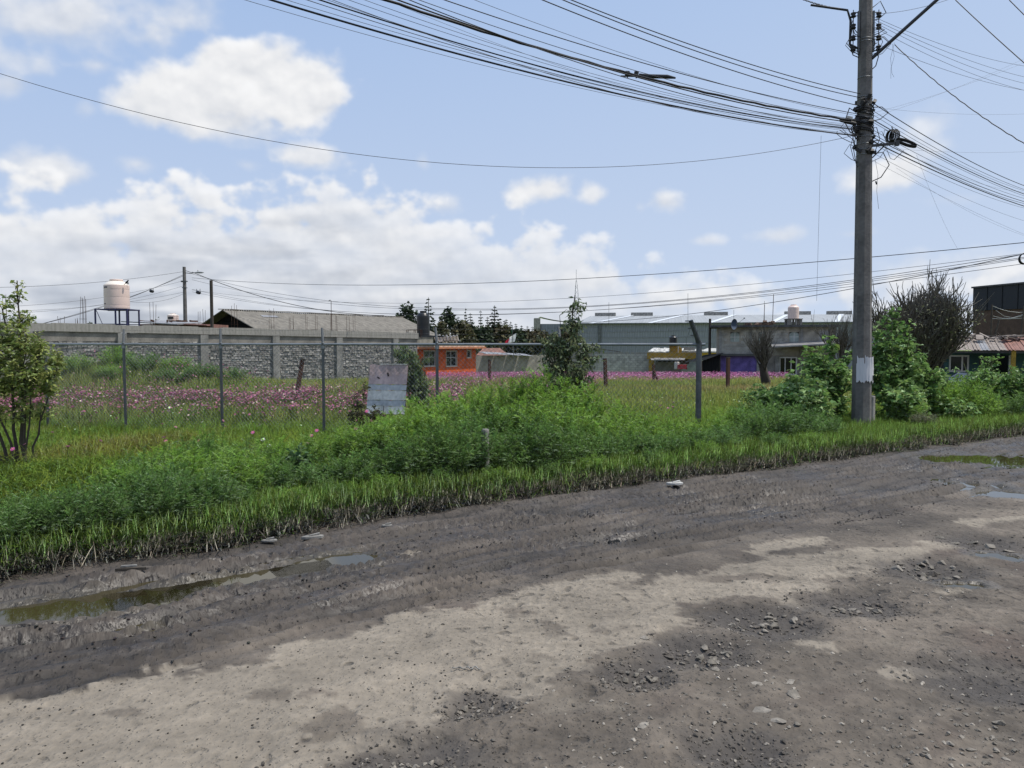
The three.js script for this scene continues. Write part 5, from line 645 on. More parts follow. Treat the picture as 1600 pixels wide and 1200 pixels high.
function roundTree(px, py, d, w, label, mat = roundMat, group) { // dense dome of leaf clumps over a trunk
  const b = posAt(px, d), h = at(px, py, d).y - b.y, W = w / F * d, r = rng(px), o = thing('round_tree', label, 'tree', b, 0, group), g = new GB();
  for (let i = 0; i < 1500; i++) { const u = dirOf(r() * 6.283, Math.asin(r.s(-.75, 1))), q = (1 - .45 * r() * r()) * (1 + .22 * PN(u.x * 2.6 + px, u.y * 2.6, u.z * 2.6) + .1 * PN(u.x * 7, u.y * 7, u.z * 7 + px)), taper = 1 - .35 * Math.max(0, u.y); leaf(g, V(u.x * q * W * .5 * taper, h * (.5 + .46 * u.y * q), u.z * q * W * .45 * taper), dirOf(r() * 6.283, r.s(-.6, .9)), W * .14, W * .1, shadeV(r, .6, 1.35), r, .15); }
  new GB().tube([V(0, -.3, 0), V(.1, h * .4, 0), V(0, h * .7, 0)], [.03 * h, .022 * h, .01 * h], 7).build('trunk', M.barkDark, o); mesh('crown', g.geo(false), mat, o); return o; }
roundTree(637, 473, 112, 46, 'dark rounded tree behind the right end of the shed roof'); roundTree(701, 480, 114, 40, 'dark rounded tree between the spire conifer and the conifer row'); roundTree(722, 500, 108, 50, 'dull olive-brown tree behind the orange house', oliveMat); roundTree(690, 503, 105, 40, 'olive-brown low tree behind the corrugated sheet on the orange house', oliveMat);
for (const [[px, py, w], n] of ranked([[755, 512, 60], [790, 512, 56], [822, 516, 56], [850, 518, 50], [660, 505, 50], [735, 508, 50], [772, 505, 50], [805, 511, 46], [838, 513, 46], [868, 520, 46], [884, 517, 46], [898, 520, 40]])) roundTree(px, py, 118 + px % 5, w, `${n} low dark crown from the left at the foot of the far conifers`, px % 2 ? roundMat : oliveMat, 'dark low crowns at the foot of the far conifer row');
roundTree(247, 494, 90, 24, 'small dark rounded tree between the rebar rods and the small cream tank'); roundTree(142, 500, 95, 22, 'small dark rounded tree left of the large cream tank stand');

// ---- grasses and flowers nobody could count
const grassMat = leafMat(1, 1, 1, .46), tuftA = tuft(201, 16, .09, .07, .22, .0055, 2.1), tuftLong = tuft(205, 7, .09, .2, .42, .0065, 1.9), tuftMud = tuft(202, 14, .08, .06, .19, .008, 2.3), tuftField = tuft(203, 16, .26, .16, .44, .008, 1.8), tuftFar = tuft(204, 26, .42, .22, .6, .022, .7);
{
  const r = rng(301), vg = [], lg = [], mud = [], fl = [], md = [], far = [], dry = [], pink = [], pinkFar = [], white = [];
  const edgeWob = (x, d) => .16 * fbm(x * 1.3, d * 1.3, 91, 3) + .05 * PN(x * 6, d * 6, 3);
  // verge strip
  for (let i = 0; i < 105000; i++) { const t = r(), x = -9 + 33 * Math.pow(t, 1.35), s = -.22 + 2.4 * Math.pow(r(), 1.35), d = edgeD(x) + s / .82; if (d < 4.4 || Math.abs(x) > d * .80 + .5) continue; const e = s - edgeWob(x, d); if (e < -.16 || (e < 0 && r() < .55)) continue;
    const n = fbm(x * .7, d * .7, 92, 3), m = sstep(.32, .06, e + .16 * PN(x * 2.2, d * 2.2, 7));
    if (r() < m * .85) { if (r() < .6) { const k = r.s(.7, 1.4), q = r() < .6; mud.push([x, roadOrField(x, d), -d, r() * 6.28, r.s(.7, 1.3), r.s(.4, 1.15), r.s(-.75, .45), q ? [.38 * k, .355 * k, .30 * k] : [.17 * k, .16 * k, .13 * k]]); } continue; }
    const k = r.s(.75, 1.3) * (1 + n * .7 + .45 * PN(x * 2.6, d * 2.6, 27)), y = r() < .06; const hh = r.s(.7, 1.3) * (1 + 1.3 * n + .95 * PN(x * 4.2, d * 4.2, 17)) * lerp(.75, 1.15, sstep(.2, .9, s)); vg.push([x, fieldH(x, d), -d, r() * 6.28, r.s(.8, 1.3), hh * (x < -.5 ? .66 : .8), r.s(-.6, .6), y ? [.36 * k, .37 * k, .15 * k] : [.175 * k, .355 * k, .06 * k], r.s(-.5, .5)]); if (r() < .2) lg.push([x, fieldH(x, d), -d, r() * 6.28, r.s(.8, 1.2), r.s(.7, 1.15), r.s(-.3, .3), [.26 * k, .42 * k, .10 * k]]); }
  // meadow: before and behind the fence
  for (let i = 0; i < 30000; i++) { const d = Math.sqrt(lerp(36, 460, r())), x = r.s(-.74, .72) * d, s = sEdge(x, d); if (s < 2.0 || d > 21.5) continue; const n = fbm(x * .35, d * .35, 93, 3), br = sstep(.08, .3, n + .35 * Math.exp(-(((x + 7.5) / 1.5) ** 2) - (((d - 14.5) / 1.6) ** 2))) , k = r.s(.75, 1.3); if (r() < br * .3) dry.push([x, fieldH(x, d), -d, r() * 6.28, r.s(.7, 1.2), r.s(.5, .95), r.s(-.2, .2), [.40 * k, .33 * k, .17 * k]]); else md.push([x, fieldH(x, d), -d, r() * 6.28, r.s(.8, 1.3), r.s(.5, 1.0) * (1 + .6 * n) * lerp(.6, 1, sstep(9, 14, d)), r.s(-.45, .45), [lerp(.31, .38, br) * k, lerp(.51, .43, br) * k, .09 * k], r.s(-.4, .4)]); }
  for (let i = 0; i < 62000; i++) { const d = Math.sqrt(lerp(400, 5300, r() * (.25 + .75 * r()))), x = r.s(-.74, .74) * d; if (sEdge(x, d) < 4) continue; const n = fbm(x * .14, d * .2, 94, 4), k = r.s(.75, 1.3), b = clamp(.16 + 1.4 * n + .2 * sstep(24, 36, d) * (x > -1 ? 1 : .2)); const gr = [.29, .40, .095], ta = [.43, .37, .19]; far.push([x, fieldH(x, d), -d, r() * 6.28, r.s(.7, 1.3) * lerp(.75, 1.3, sstep(20, 60, d)), r.s(.5, 1.1), r.s(-.15, .15), [lerp(gr[0], ta[0], b) * k, lerp(gr[1], ta[1], b) * k, lerp(gr[2], ta[2], b) * k]]); }
  // pink flowers: a band on the left, drifts before the orange house, a dense band in front of the far walls
  const pk = () => { const k = r.s(.75, 1.25), q = r(); return q < .13 ? [.66 * k, .44 * k, .56 * k] : q < .65 ? [.46 * k, .15 * k, .32 * k] : [.38 * k, .10 * k, .25 * k]; };
  const put = (L, x, d, h) => { if (sEdge(x, d) < 1) return; const gy = fieldH(x, d); L.push([x, gy + h, -d, r() * 6.28, r.s(.8, 1.25), r.s(.8, 1.25), r.s(-1.1, .5), pk(), r.s(-.5, .5)]); };
  for (let i = 0; i < 56000; i++) { const d = r.s(17, 34), x = r.s(-.72, -.06) * d, n = fbm(x * .33, d * .33, 95, 4); const band = Math.exp(-(((d - 23.5 - .12 * (x + 8)) / 3.2) ** 2)) * sstep(-17, -12, x) ; if (r() < band * sstep(-.08, .25, n + .05) * .95 + .004) put(pink, x, d, r.s(.45, .72)); }
  for (let i = 0; i < 9000; i++) { const x = r.s(-19.5, -9), d = r.s(27.5, 32.5), n = fbm(x * .5, d * .5, 96, 3); if (r() < sstep(.05, .35, n) * .28) put(pink, x, d, r.s(.3, .95)); }
  for (let i = 0; i < 30000; i++) { const d = r.s(25, 54), x = r.s(-.13, .10) * d + .4, n = fbm(x * .3 + .5 * d * .1, d * .22, 97, 4); if (r() < sstep(.0, .3, n) * .4) put(pink, x, d, r.s(.5, .75)); }
  for (let i = 0; i < 46000; i++) { const d = r.s(36, 69), x = r.s(-.11, .36) * d, n = fbm(x * .2, d * .25, 98, 3), edge = 40 + (x > 8 ? (x - 8) * .4 : 0) + n * 16; if (d > edge && r() < (.36 + .8 * n) * (1 - .5 * sstep(17, 24, x))) put(pinkFar, x, d, r.s(.4, .75)); }
  for (let i = 0; i < 700; i++) { const d = r.s(9.5, 19), x = r.s(-.66, .28) * d; if (sEdge(x, d) > 2.6 && r() < .07) put(pink, x, d, r.s(.4, .62)); }
  for (let i = 0; i < 70; i++) { const d = r.s(15, 32), x = r.s(-.6, .3) * d; if (sEdge(x, d) > 3) white.push([x, fieldH(x, d) + r.s(.4, .6), -d, r() * 6.28, .75, .75, r.s(-.9, .4), [.8, .8, .74], 0]); }
  const fr = rng(77), fg = new GB(); for (let k = 0; k < 8; k++) { const a = k / 8 * 6.283, w = .34, R = .025, i = fg.nv; const y = .004 * (k % 2); fg.v(0, 0, 0, 0, 1, 0); fg.v(Math.cos(a - w) * R, y + .006, Math.sin(a - w) * R, 0, 1, 0); fg.v(Math.cos(a) * R * 1.1, y + .004, Math.sin(a) * R * 1.1, 0, 1, 0); fg.v(Math.cos(a + w) * R, y + .006, Math.sin(a + w) * R, 0, 1, 0); fg.f(i, i + 2, i + 1); fg.f(i, i + 3, i + 2); }
  { const i = fg.nv; for (let k = 0; k < 6; k++) fg.v(Math.cos(k * 1.047) * .008, .011, Math.sin(k * 1.047) * .008, 0, 1, 0, [1.5, 3.2, .15]); for (let k = 1; k < 5; k++) fg.f(i, i + k + 1, i + k); }
  const st = fg.nv; for (const a of [0, 1.57]) { const i = fg.nv, x = Math.cos(a) * .003, z = Math.sin(a) * .003, c = [.35, 1.6, .12]; fg.v(-x, 0, -z, 0, 0, 1, c); fg.v(x, 0, z, 0, 0, 1, c); fg.v(0.02, -.45, 0, 0, 0, 1, c); fg.f(i, i + 1, i + 2); }
  const flower = fg.geo(false), petalMat = leafMat(1, 1, 1, .35);
  const fg2 = new GB(); for (let k = 0; k < 5; k++) { const a = k / 5 * 6.283, R = .036, i = fg2.nv; fg2.v(0, 0, 0, 0, 1, 0); fg2.v(Math.cos(a - .5) * R, .012, Math.sin(a - .5) * R, 0, 1, 0); fg2.v(Math.cos(a + .5) * R, .012, Math.sin(a + .5) * R, 0, 1, 0); fg2.f(i, i + 2, i + 1); }
  const farFlower = fg2.geo(false);
  inst('verge_grass', tuftA, grassMat, vg, 'lush green grass along the muddy road edge', 'grass');
  inst('long_grass', tuftLong, grassMat, lg, 'longer arching grass blades among the verge grass', 'grass');
  inst('muddy_grass', tuftMud, grassMat, mud, 'grey mud-splashed grass at the very edge of the road', 'grass');
  inst('meadow_grass', tuftField, leafMat(1, 1, 1, .56), md, 'tall yellow-green grass before and around the chain-link fence', 'grass');
  inst('dry_grass', tuftField, grassMat, dry, 'brownish dry grass patches near the fence', 'grass');
  inst('field_grass', tuftFar, grassMat, far, 'green and tan grass covering the field beyond the fence', 'grass');
  inst('pink_flowers', flower, petalMat, pink, 'pink cosmos flowers in drifts across the meadow', 'flowers');
  inst('far_pink_flowers', farFlower, petalMat, pinkFar, 'dense band of pink flowers before the far walls and houses', 'flowers');
  inst('white_flowers', flower, petalMat, white, 'scattered white flowers in the meadow', 'flowers');
  // a few flowers that stand alone near the verge
  const one = [[31, 790, 7.2, 'pink flower at far left above the low feathery bushes'], [282, 731, 9.4, 'pink flower above the dark stems at the left'], [311, 689, 12.5, 'large pink flower left of the second fence post'], [395, 676, 13.4, 'pink flower right of the second fence post', 1], [20, 702, 11.4, 'pink flower at the foot of the leftmost tree'], [573, 643, 13.8, 'bright pink flower on the reddish shrub'], [556, 670, 12.6, 'pink flower below the reddish shrub'], [495, 673, 13.2, 'pink flower left of the third fence post foot'], [487, 681, 12.9, 'lower pink flower left of the third fence post foot']];
  for (const [px, py, d, l, big] of one) { const p = at(px, py, d), o = thing('cosmos_flower', l, 'flower', p); mesh('bloom', flower, leafMat(.55, .12, .38, .35), o); const y0 = fieldH(p.x, d) - p.y; new GB().tube([V(0, 0, 0), V(.015, y0 * .5, 0), V(.03, y0, .02)], .003, 4).build('stem', M.stemGreen, o); o.children[0].rotation.x = .8; o.children[0].scale.setScalar(1.25); }
  for (const [px, py, d, l] of [[411, 687, 12.5, 'white flower right of the second fence post foot, upper of two'], [420, 697, 12.2, 'white flower right of the second fence post foot, lower of two'], [265, 637, 19, 'white flower in the pink drift left of the second fence post']]) { const p = at(px, py, d), o = thing('white_flower', l, 'flower', p); mesh('bloom', flower, leafMat(.8, .8, .75, .3), o); const y0 = fieldH(p.x, d) - p.y; new GB().tube([V(0, 0, 0), V(-.01, y0, 0)], .003, 4).build('stem', M.stemGreen, o); o.children[0].rotation.x = .8; o.children[0].scale.setScalar(1.3); }
}
function roadOrField(x, d) { return Math.max(fieldH(x, d), sEdge(x, d) < .4 ? roadH(x, d) : -9); }
// ---------------------------------------------------------------- fence, poles, cables
{ // chain-link fence
  const K = [-1.0, 0, 1, 2, 3, 4, 5], PX = [72, 194, 345.5, 505, 683, 876, 1092], D0 = 15.2 / .825, P = K.map((k, i) => { const d = D0 * (1 - .035 * k); return V((PX[i] - 800) / F * d, 0, -d); });
  const railY = H - .015, o = thing('chain_link_fence', 'galvanised chain-link fence with leaning barbed-wire arms along the meadow', 'fence', P[6].clone()), A = P[6].clone(), rel = (v) => v.clone().sub(A);
  const fd = P[0].clone().sub(P[6]).normalize(), fn = V(fd.z, 0, -fd.x); if (fn.z < 0) fn.negate();
  P.forEach((p, i) => { const q = rel(p), end = i === 6, r = end ? .056 : .033, y0 = fieldH(p.x, -p.z) - .25, po = new GB().tube([V(q.x, y0, q.z), V(q.x, railY + .03, q.z)], r, 12).build('post', end ? M.steel : M.steel, o);
    const t = V(q.x, railY + .02, q.z), tip = t.clone().add(fd.clone().multiplyScalar(end ? .16 : .07)).add(fn.clone().multiplyScalar(end ? .2 : -.1)).add(V(0, end ? .44 : .34, 0)); if (i > 0) new GB().tube([t, tip], [r * .95, r * .8], 10).add(new THREE.SphereGeometry(r * 1.1, 8, 6), new THREE.Matrix4().setPosition(t.x, t.y, t.z)).build('arm', M.steel, po);
    if (end) { const h = new GB(); for (let k = 1; k <= 3; k++) { const w = t.clone().lerp(tip, k / 3.2 + .05); h.rod(w, w.clone().add(fd.clone().multiplyScalar(.11)), .012, 5); } h.build('hook', M.steel, po); } });
  const rl = P.map((p) => rel(p).setY(railY)); rl[0].addScaledVector(fd, .25); rl[6].addScaledVector(fd, -.12); new GB().tube(rl, .027, 10).build('top_rail', M.galv, o);
  { P.forEach((p) => { const q = rel(p); new GB().add(new THREE.CylinderGeometry(.045, .045, .07, 10), new THREE.Matrix4().setPosition(q.x, railY - .06, q.z)).build('clamp', M.galv, o); }); }
  const mw = new GB(), pitch = .095; for (let b = 0; b < 6; b++) { const a = rel(P[b]), c = rel(P[b + 1]), L = a.distanceTo(c), ya = fieldH(P[b].x, -P[b].z) + .02, hgt = railY - ya, n = Math.ceil((L + hgt) / pitch); const pt = (s, y) => V(lerp(a.x, c.x, s / L), ya + y, lerp(a.z, c.z, s / L));
    for (let k = -Math.ceil(hgt / pitch); k < L / pitch; k++) for (const sg of [0, 1]) { let s0 = k * pitch, s1 = s0 + hgt, y0 = 0, y1 = hgt; if (s0 < 0) { y0 = -s0; s0 = 0; } if (s1 > L) { y1 = hgt - (s1 - L); s1 = L; } if (y1 - y0 < .05) continue; mw.tube(sg ? [pt(L - s0, y0), pt(L - s1, y1)] : [pt(s0, y0), pt(s1, y1)], .0026, 3, null, false); } }
  const m = mw.build('mesh_wire', M.galv, o); m.userData.kind = 'stuff';
  for (let k = 1; k <= 3; k++) { const g = new GB(); for (let b = 1; b < 6; b++) { const w = (i) => { const e = i === 6, t = rel(P[i]).setY(railY + .02); return t.add(fd.clone().multiplyScalar((e ? .16 : .07) * k / 3.2)).add(fn.clone().multiplyScalar((e ? .2 : -.1) * k / 3.2)).add(V(0, (e ? .44 : .34) * k / 3.2, 0)); }, a = w(b), c = w(b + 1); g.tube([0, .25, .5, .75, 1].map((t) => a.clone().lerp(c, t).add(V(0, -.03 * 4 * t * (1 - t), 0))), .002, 3, null, false); for (let t = .02; t < 1; t += .05) { const p = a.clone().lerp(c, t).add(V(0, -.12 * t * (1 - t), 0)); g.rod(p.clone().add(V(-.012, .018, 0)), p.clone().add(V(.012, -.018, 0)), .0018, 3); } } g.build('barbed_wire', M.wireGrey, o); }
  // loose wires that hang from the end arm
  const lw = new GB(), e = rel(P[6]).setY(railY); lw.tube([V(e.x - .1, e.y + .4, e.z + .25), V(e.x - .22, e.y + .3, e.z + .2), V(e.x - .27, e.y + .12, e.z + .1), V(e.x - .25, e.y, e.z)], .003, 4).tube([V(e.x - .05, e.y + .3, e.z + .2), V(e.x - .09, e.y + .2, e.z + .1), V(e.x - .07, e.y, e.z)], .003, 4); lw.build('loose_wire', M.wireGrey, o);
  // faded panel tied to the fence
  const dp = D0 * (1 - .035 * 2.6) + .06, a = at(574, 568, dp + .12), b = at(633, 568, dp - .1), th = Math.atan2(-(b.z - a.z), b.x - a.x), pn = thing('faded_panel', 'weathered sheet-metal panel, faded pink above and grey-white below, tied behind the fence', 'panel', V(a.x, 0, a.z), th), w = Math.hypot(b.x - a.x, b.z - a.z), y1 = a.y, y0 = at(574, 645, dp).y; pn.rotation.order = 'YXZ'; pn.rotation.x = -.2; pn.position.z += .25;
  const strip = (q0, q1, mt, nm) => { const n = Math.round(w / .05), P2 = []; const g = new GB(); for (let i = 0; i <= n; i++) { const x = i / n * w, z = .008 * Math.cos(i * 1.6); g.v(x, lerp(y1, y0, q0) + .012 * Math.sin(i), z, 0, 0, 1); g.v(x, lerp(y1, y0, q1) + (q1 === 1 ? .03 * PN(i * .4, 2) : 0), z + .01, 0, 0, 1); } for (let i = 0; i < n; i++) { const k = i * 2; g.f(k, k + 1, k + 2); g.f(k + 1, k + 3, k + 2); } const ge = g.geo(); ge.computeVertexNormals(); const me = new THREE.Mesh(ge, mt); me.name = nm; me.castShadow = true; pn.add(me); };
  const pk = G(.56, .44, .455, .8), g1 = G(.50, .53, .58, .75), g2 = G(.80, .79, .78, .75); strip(0, .40, pk, 'pink_band'); strip(.402, .52, g1, 'grey_band'); strip(.522, .72, g2, 'white_band'); strip(.722, .84, g1, 'grey_band'); strip(.842, 1, g2, 'white_band');
  new GB().box(w * .62, lerp(y1, y0, .0) + .012, .005, w * .7, .02, .02).build('top_edge', M.white, pn); new GB().box(.02, (y0 + y1) / 2, -.025, .03, y1 - y0, .03).box(w - .02, (y0 + y1) / 2, -.025, .03, y1 - y0, .03).build('frame', M.rust, pn);
  const hole = new GB(); hole.box(w * .25, lerp(y1, y0, .27), .012, .07, .03, .004, null, 0, 0, -.4).box(w * .5, lerp(y1, y0, .2), .012, .03, .08, .004, null, 0, 0, .2).box(w * .45, lerp(y1, y0, .9), .014, .01, .14, .004); hole.build('rust_patch', M.tarp, pn);
}
// rusty field posts
for (const [px, py0, py1, d, lean, l] of [[466, 560, 632, 25, -.22, 'leaning rusty field post before the stone wall'], [765, 562, 596, 42, 0, 'rusty field post right of the orange house'], [946, 560, 607, 34, .05, 'rusty field post right of the sapling'], [1137, 558, 610, 34, 0, 'rusty field post before the purple wall']]) { const b = at(px, py1, d), o = thing('field_post', l, 'post', b), h = at(px, py0, d).y - b.y, w = .13; new GB().box(0, h / 2 - .2, 0, w, h + .4, w, null, .4, 0, lean * .75).build('shaft', M.rust, o); new GB().box(-lean * h * .72 * .75 + (-lean) * .1 * 0, h - .02, 0, w * 1.08, .05, w * 1.08, null, .4, 0, lean * .75).build('cap', M.barkDark, o); }
{ const d = 42, b = at(1021, 602, d), o = thing('field_post', 'rusty field post with a leaning brace before the yellow building', 'post', b), h = at(1021, 569, d).y - b.y, u = d / F; new GB().box(0, h / 2 - .2, 0, .11, h + .4, .11, null, .3).build('shaft', M.rust, o); new GB().rod(V(.0, h - .35, .1), V(9.5 * u, -.1, .3), .06, 6).build('brace', M.rust, o); }
// concrete stubs
for (const [px, py0, d, w, l] of [[758, 673, 9.15, .085, 'grey concrete marker post sunk in the feathery thicket'], [1363.5, 620, 15.1, .10, 'concrete stub right beside the utility pole']]) { const x = (px - 800) / F * d, b = V(x, fieldH(x, d), -d), o = thing('concrete_stub', l, 'post', b, .3), h = at(px, py0, d).y - b.y; const g = new GB().add(new THREE.CylinderGeometry(w * .62, w * .72, h + .3, 4, 1).rotateY(Math.PI / 4), new THREE.Matrix4().setPosition(0, h / 2 - .15, 0)); g.build('shaft', M.concrete, o); new GB().add(new THREE.CylinderGeometry(w * .56, w * .62, .02, 4, 1).rotateY(Math.PI / 4), new THREE.Matrix4().setPosition(0, h + .01, 0)).build('top', M.concrete, o); }
// ---- the utility pole
const PB = at(1345.5, 676, 14.9), PD = 14.9; PB.y = fieldH(PB.x, PD);
const poleX = PB.x, hOf = (py) => at(1346, py, PD).y; // level on the pole seen at a pixel row
const LEAN = .0128, atPole = (py, dx = 0, dz = 0) => V(poleX + dx - LEAN * (hOf(py) - PB.y), hOf(py), -PD + dz);
{
  const o = thing('utility_pole', 'tall tapered concrete utility pole carrying many cables at the roadside', 'utility pole', PB.clone()), top = 9.8, r0 = .188, r1 = .106, R = (y) => lerp(r0, r1, y / top), yr = (py) => hOf(py) - PB.y;
  o.rotation.z = LEAN; const sh = new GB(), g = new THREE.CylinderGeometry(r1, r0, top + .6, 8, 24).rotateY(Math.PI / 8 + .12).toNonIndexed(); g.computeVertexNormals(); sh.add(g, new THREE.Matrix4().setPosition(0, (top + .6) / 2 - .6, 0)); sh.build('shaft', M.pole, o);
  for (const py of [62, 66, 122, 152, 156, 166, 176, 179, 186, 190, 197, 214, 226, 234, 243]) { const y = yr(py), t = new THREE.TorusGeometry(R(y) * .985, .006, 5, 20); const m = new THREE.Mesh(t, M.galv); m.name = 'strap'; m.rotation.set(Math.PI / 2 + .05 * Math.sin(py), 0, 0); m.position.y = y; m.castShadow = true; o.add(m); }
  // torn plastic wrapped round the shaft
  const wr = new GB(), n = 26, y0 = yr(596), y1 = yr(558), rr = rng(31); for (let i = 0; i <= n; i++) { const a = -.95 + 2.7 * i / n, q = R(y0) + .016 + .008 * Math.sin(i * 2.1); for (let k = 0; k <= 4; k++) { const t = k / 4, y = lerp(y0, y1, t) + (k === 4 ? .11 * PN(i * .55, 3) : k === 0 ? .08 * PN(i * .5, 9) : 0); wr.v(Math.sin(a) * (q + .018 * PN(i * .8, k * .9)), y, Math.cos(a) * (q + .018 * PN(i * .8, k * .9)), Math.sin(a), 0, Math.cos(a)); } } for (let i = 0; i < n; i++) for (let k = 0; k < 4; k++) { if ((i === 0 && k === 3) || (i === 18 && k === 0) || (i === 7 && k === 3)) continue; const a = i * 5 + k; wr.f(a, a + 5, a + 1); wr.f(a + 1, a + 5, a + 6); } const wg = wr.geo(); wg.computeVertexNormals(); mesh('plastic_wrap', wg, M.plastic, o);
  // lamp arm rising to the right, its lamp above the picture
  { const a = V(.1, yr(93), .05), b = V(1.62, yr(-22), .5); new GB().tube([a, a.clone().lerp(b, .5), b, b.clone().add(V(.35, .06, .1))], .032, 8).build('lamp_arm', M.blackPlastic, o); new GB().add(new THREE.SphereGeometry(1, 14, 8), new THREE.Matrix4().makeScale(.36, .08, .15).setPosition(b.x + .62, b.y + .05, b.z + .1)).build('lamp_head', M.galv, o); }
  // secondary racks with insulators
  for (const sg of [-1, 1]) { const x = sg * (R(8.2) + .02), rk = new GB().box(x, yr(50), .02, .03, yr(18) - yr(82), .05).rod(V(x, yr(20), .02), V(x + sg * .1, yr(20), .02), .01, 5).rod(V(x, yr(80), .02), V(x + sg * .1, yr(80), .02), .01, 5).rod(V(x + sg * .1, yr(16), .02), V(x + sg * .1, yr(84), .02), .009, 5); const rm = rk.build('rack', M.steel, o); for (const py of [24, 42, 60, 76]) new GB().add(new THREE.LatheGeometry([[.012, -.04], [.045, -.04], [.05, -.02], [.03, 0], [.05, .02], [.045, .04], [.012, .04]].map((p) => new THREE.Vector2(...p)), 10), new THREE.Matrix4().setPosition(x + sg * .1, yr(py), .02)).build('insulator', M.wire, rm); }
  // bracket to the right and clamps among the cables
  new GB().box(.32, yr(228), .08, .52, .045, .045, null, 0, 0, .08).rod(V(.12, yr(248), .08), V(.34, yr(230), .08), .012, 5).box(.58, yr(226), .08, .07, .1, .06).build('bracket', M.blackPlastic, o);
  const r = rng(33); for (let k = 0; k < 26; k++) { const y = yr(r.s(150, 240)), a = r() * 6.28, q = R(y) + .03; new GB().box(Math.sin(a) * q, y, Math.cos(a) * q, .05 + .06 * r(), .04 + .05 * r(), .06, null, r() * 6, r(), r()).build('clamp', M.wire, o); }
  const lp = new GB(); for (let k = 0; k < 26; k++) { const low = k > 12, y = yr(low ? r.s(160, 245) : r.s(8, 85)), a = r.s(-.4, 3.5), sg = r() < .5 ? -1 : 1, q = R(y), w = r.s(.06, .3), dd = r.s(.05, .45); const p0 = V(sg * q, y, r.s(-.1, .15)); lp.tube([p0, p0.clone().add(V(sg * w * .6, r.s(-.05, .12), .03)), p0.clone().add(V(sg * w, -dd * .5, .05)), p0.clone().add(V(sg * w * .5, -dd, .02)), V(sg * q * .9, y - dd * 1.15, 0)], r.s(.005, .011), 5); } lp.build('jumper_wires', M.wire, o);
  const cb = new GB(); for (let k = 0; k < 5; k++) { const pts = []; for (let i = 0; i <= 20; i++) { const t = i / 20, y = yr(lerp(165, 212, t)); const a = t * (9 + k * 2) + k; pts.push(V(Math.sin(a) * (R(y) + .02), y, Math.cos(a) * (R(y) + .02))); } cb.tube(pts, .011, 5); } cb.build('wrapped_cables', M.wire, o);
  const dz = new GB(); dz.tube([V(.16, yr(250), .1), V(.22, yr(275), .1), V(.19, yr(300), .12), V(.24, yr(328), .1)], .004, 4).tube([V(.18, yr(285), .1), V(.2, yr(290), .1)], .015, 5); dz.tube([V(.5, yr(70), .1), V(.42, yr(95), .12), V(.46, yr(118), .1), V(.5, yr(124), .1)], .003, 4).tube([V(.46, yr(72), .1), V(.5, yr(92), .1), V(.44, yr(110), .1), V(.44, yr(126), .1)], .003, 4); dz.tube([V(.35, yr(230), .1), V(.45, yr(250), .1), V(.52, yr(252), .1), V(.7, yr(238), .1)], .006, 4); dz.build('dangling_wires', M.wireThin, o);
  const el = new GB(); el.tube([V(-.9, yr(-6), -.35), V(-.3, yr(12), -.1), V(-.26, yr(30), -.05), V(-.28, yr(68), -.03), V(-.12, yr(78), .03)], .022, 6); el.build('drop_cable', M.wire, o);
}
{ // coiled spare cable and closures near the pole
  const o = thing('cable_coil', 'black cable coil hanging just right of the utility pole', 'cable coil', atPole(207, .66, -.25)); const g = new GB(); for (let k = 0; k < 7; k++) { const pts = []; for (let i = 0; i <= 24; i++) { const a = i / 24 * 6.283; pts.push(V(.05 * (k - 3) * .6 + .02 * Math.sin(a), Math.cos(a) * (.14 + .012 * (k % 3)), Math.sin(a) * (.14 + .012 * (k % 3)))); } g.tube(pts, .015, 6, null, false); } g.build('windings', M.wire, o); o.scale.setScalar(.74); new GB().tube([V(0, .14, 0), V(-.03, .25, 0)], .014, 5).tube([V(-.1, .12, 0), V(-.22, .16, 0), V(-.24, 0, 0), V(-.14, -.1, 0)], .008, 5).build('ties', M.wireGrey, o);
  const c2 = thing('cable_coil', 'flat black loop of spare cable lashed under the cables right of the coil', 'cable coil', atPole(214, 1.05, -.5)); const g2 = new GB(); for (let k = 0; k < 3; k++) { const pts = []; for (let i = 0; i <= 20; i++) { const a = i / 20 * 6.283; pts.push(V(Math.cos(a) * .19, Math.sin(a) * .04 - Math.cos(a) * .06 + k * .014, k * .012)); } g2.tube(pts, .014, 6, null, false); } g2.build('windings', M.wire, c2);
  const c3 = thing('cable_closure', 'black cable closure with a white clip just left of the utility pole', 'cable closure', atPole(194, -.42, .25)); new GB().add(new THREE.CapsuleGeometry(.035, .26, 4, 10), new THREE.Matrix4().makeRotationZ(Math.PI / 2 - .25).setPosition(0, -.03, 0)).build('case', M.wire, c3); new GB().box(.02, .04, .02, .1, .05, .04, null, 0, 0, -.2).build('clip', M.white, c3);
  const c4 = thing('cable_loop', 'thin drooping cable loop below the thick cable left of the pole', 'cable loop', atPole(214, -.3, .3)); new GB().tube([[-.34, .03], [-.35, -.02], [-.25, -.1], [-.1, -.17], [-.02, -.19], [0, -.17], [-.08, -.1], [-.2, -.01], [-.3, .05]].map(([x, y]) => V(x, y, .0)), .006, 5).build('loop', M.wire, c4);
}
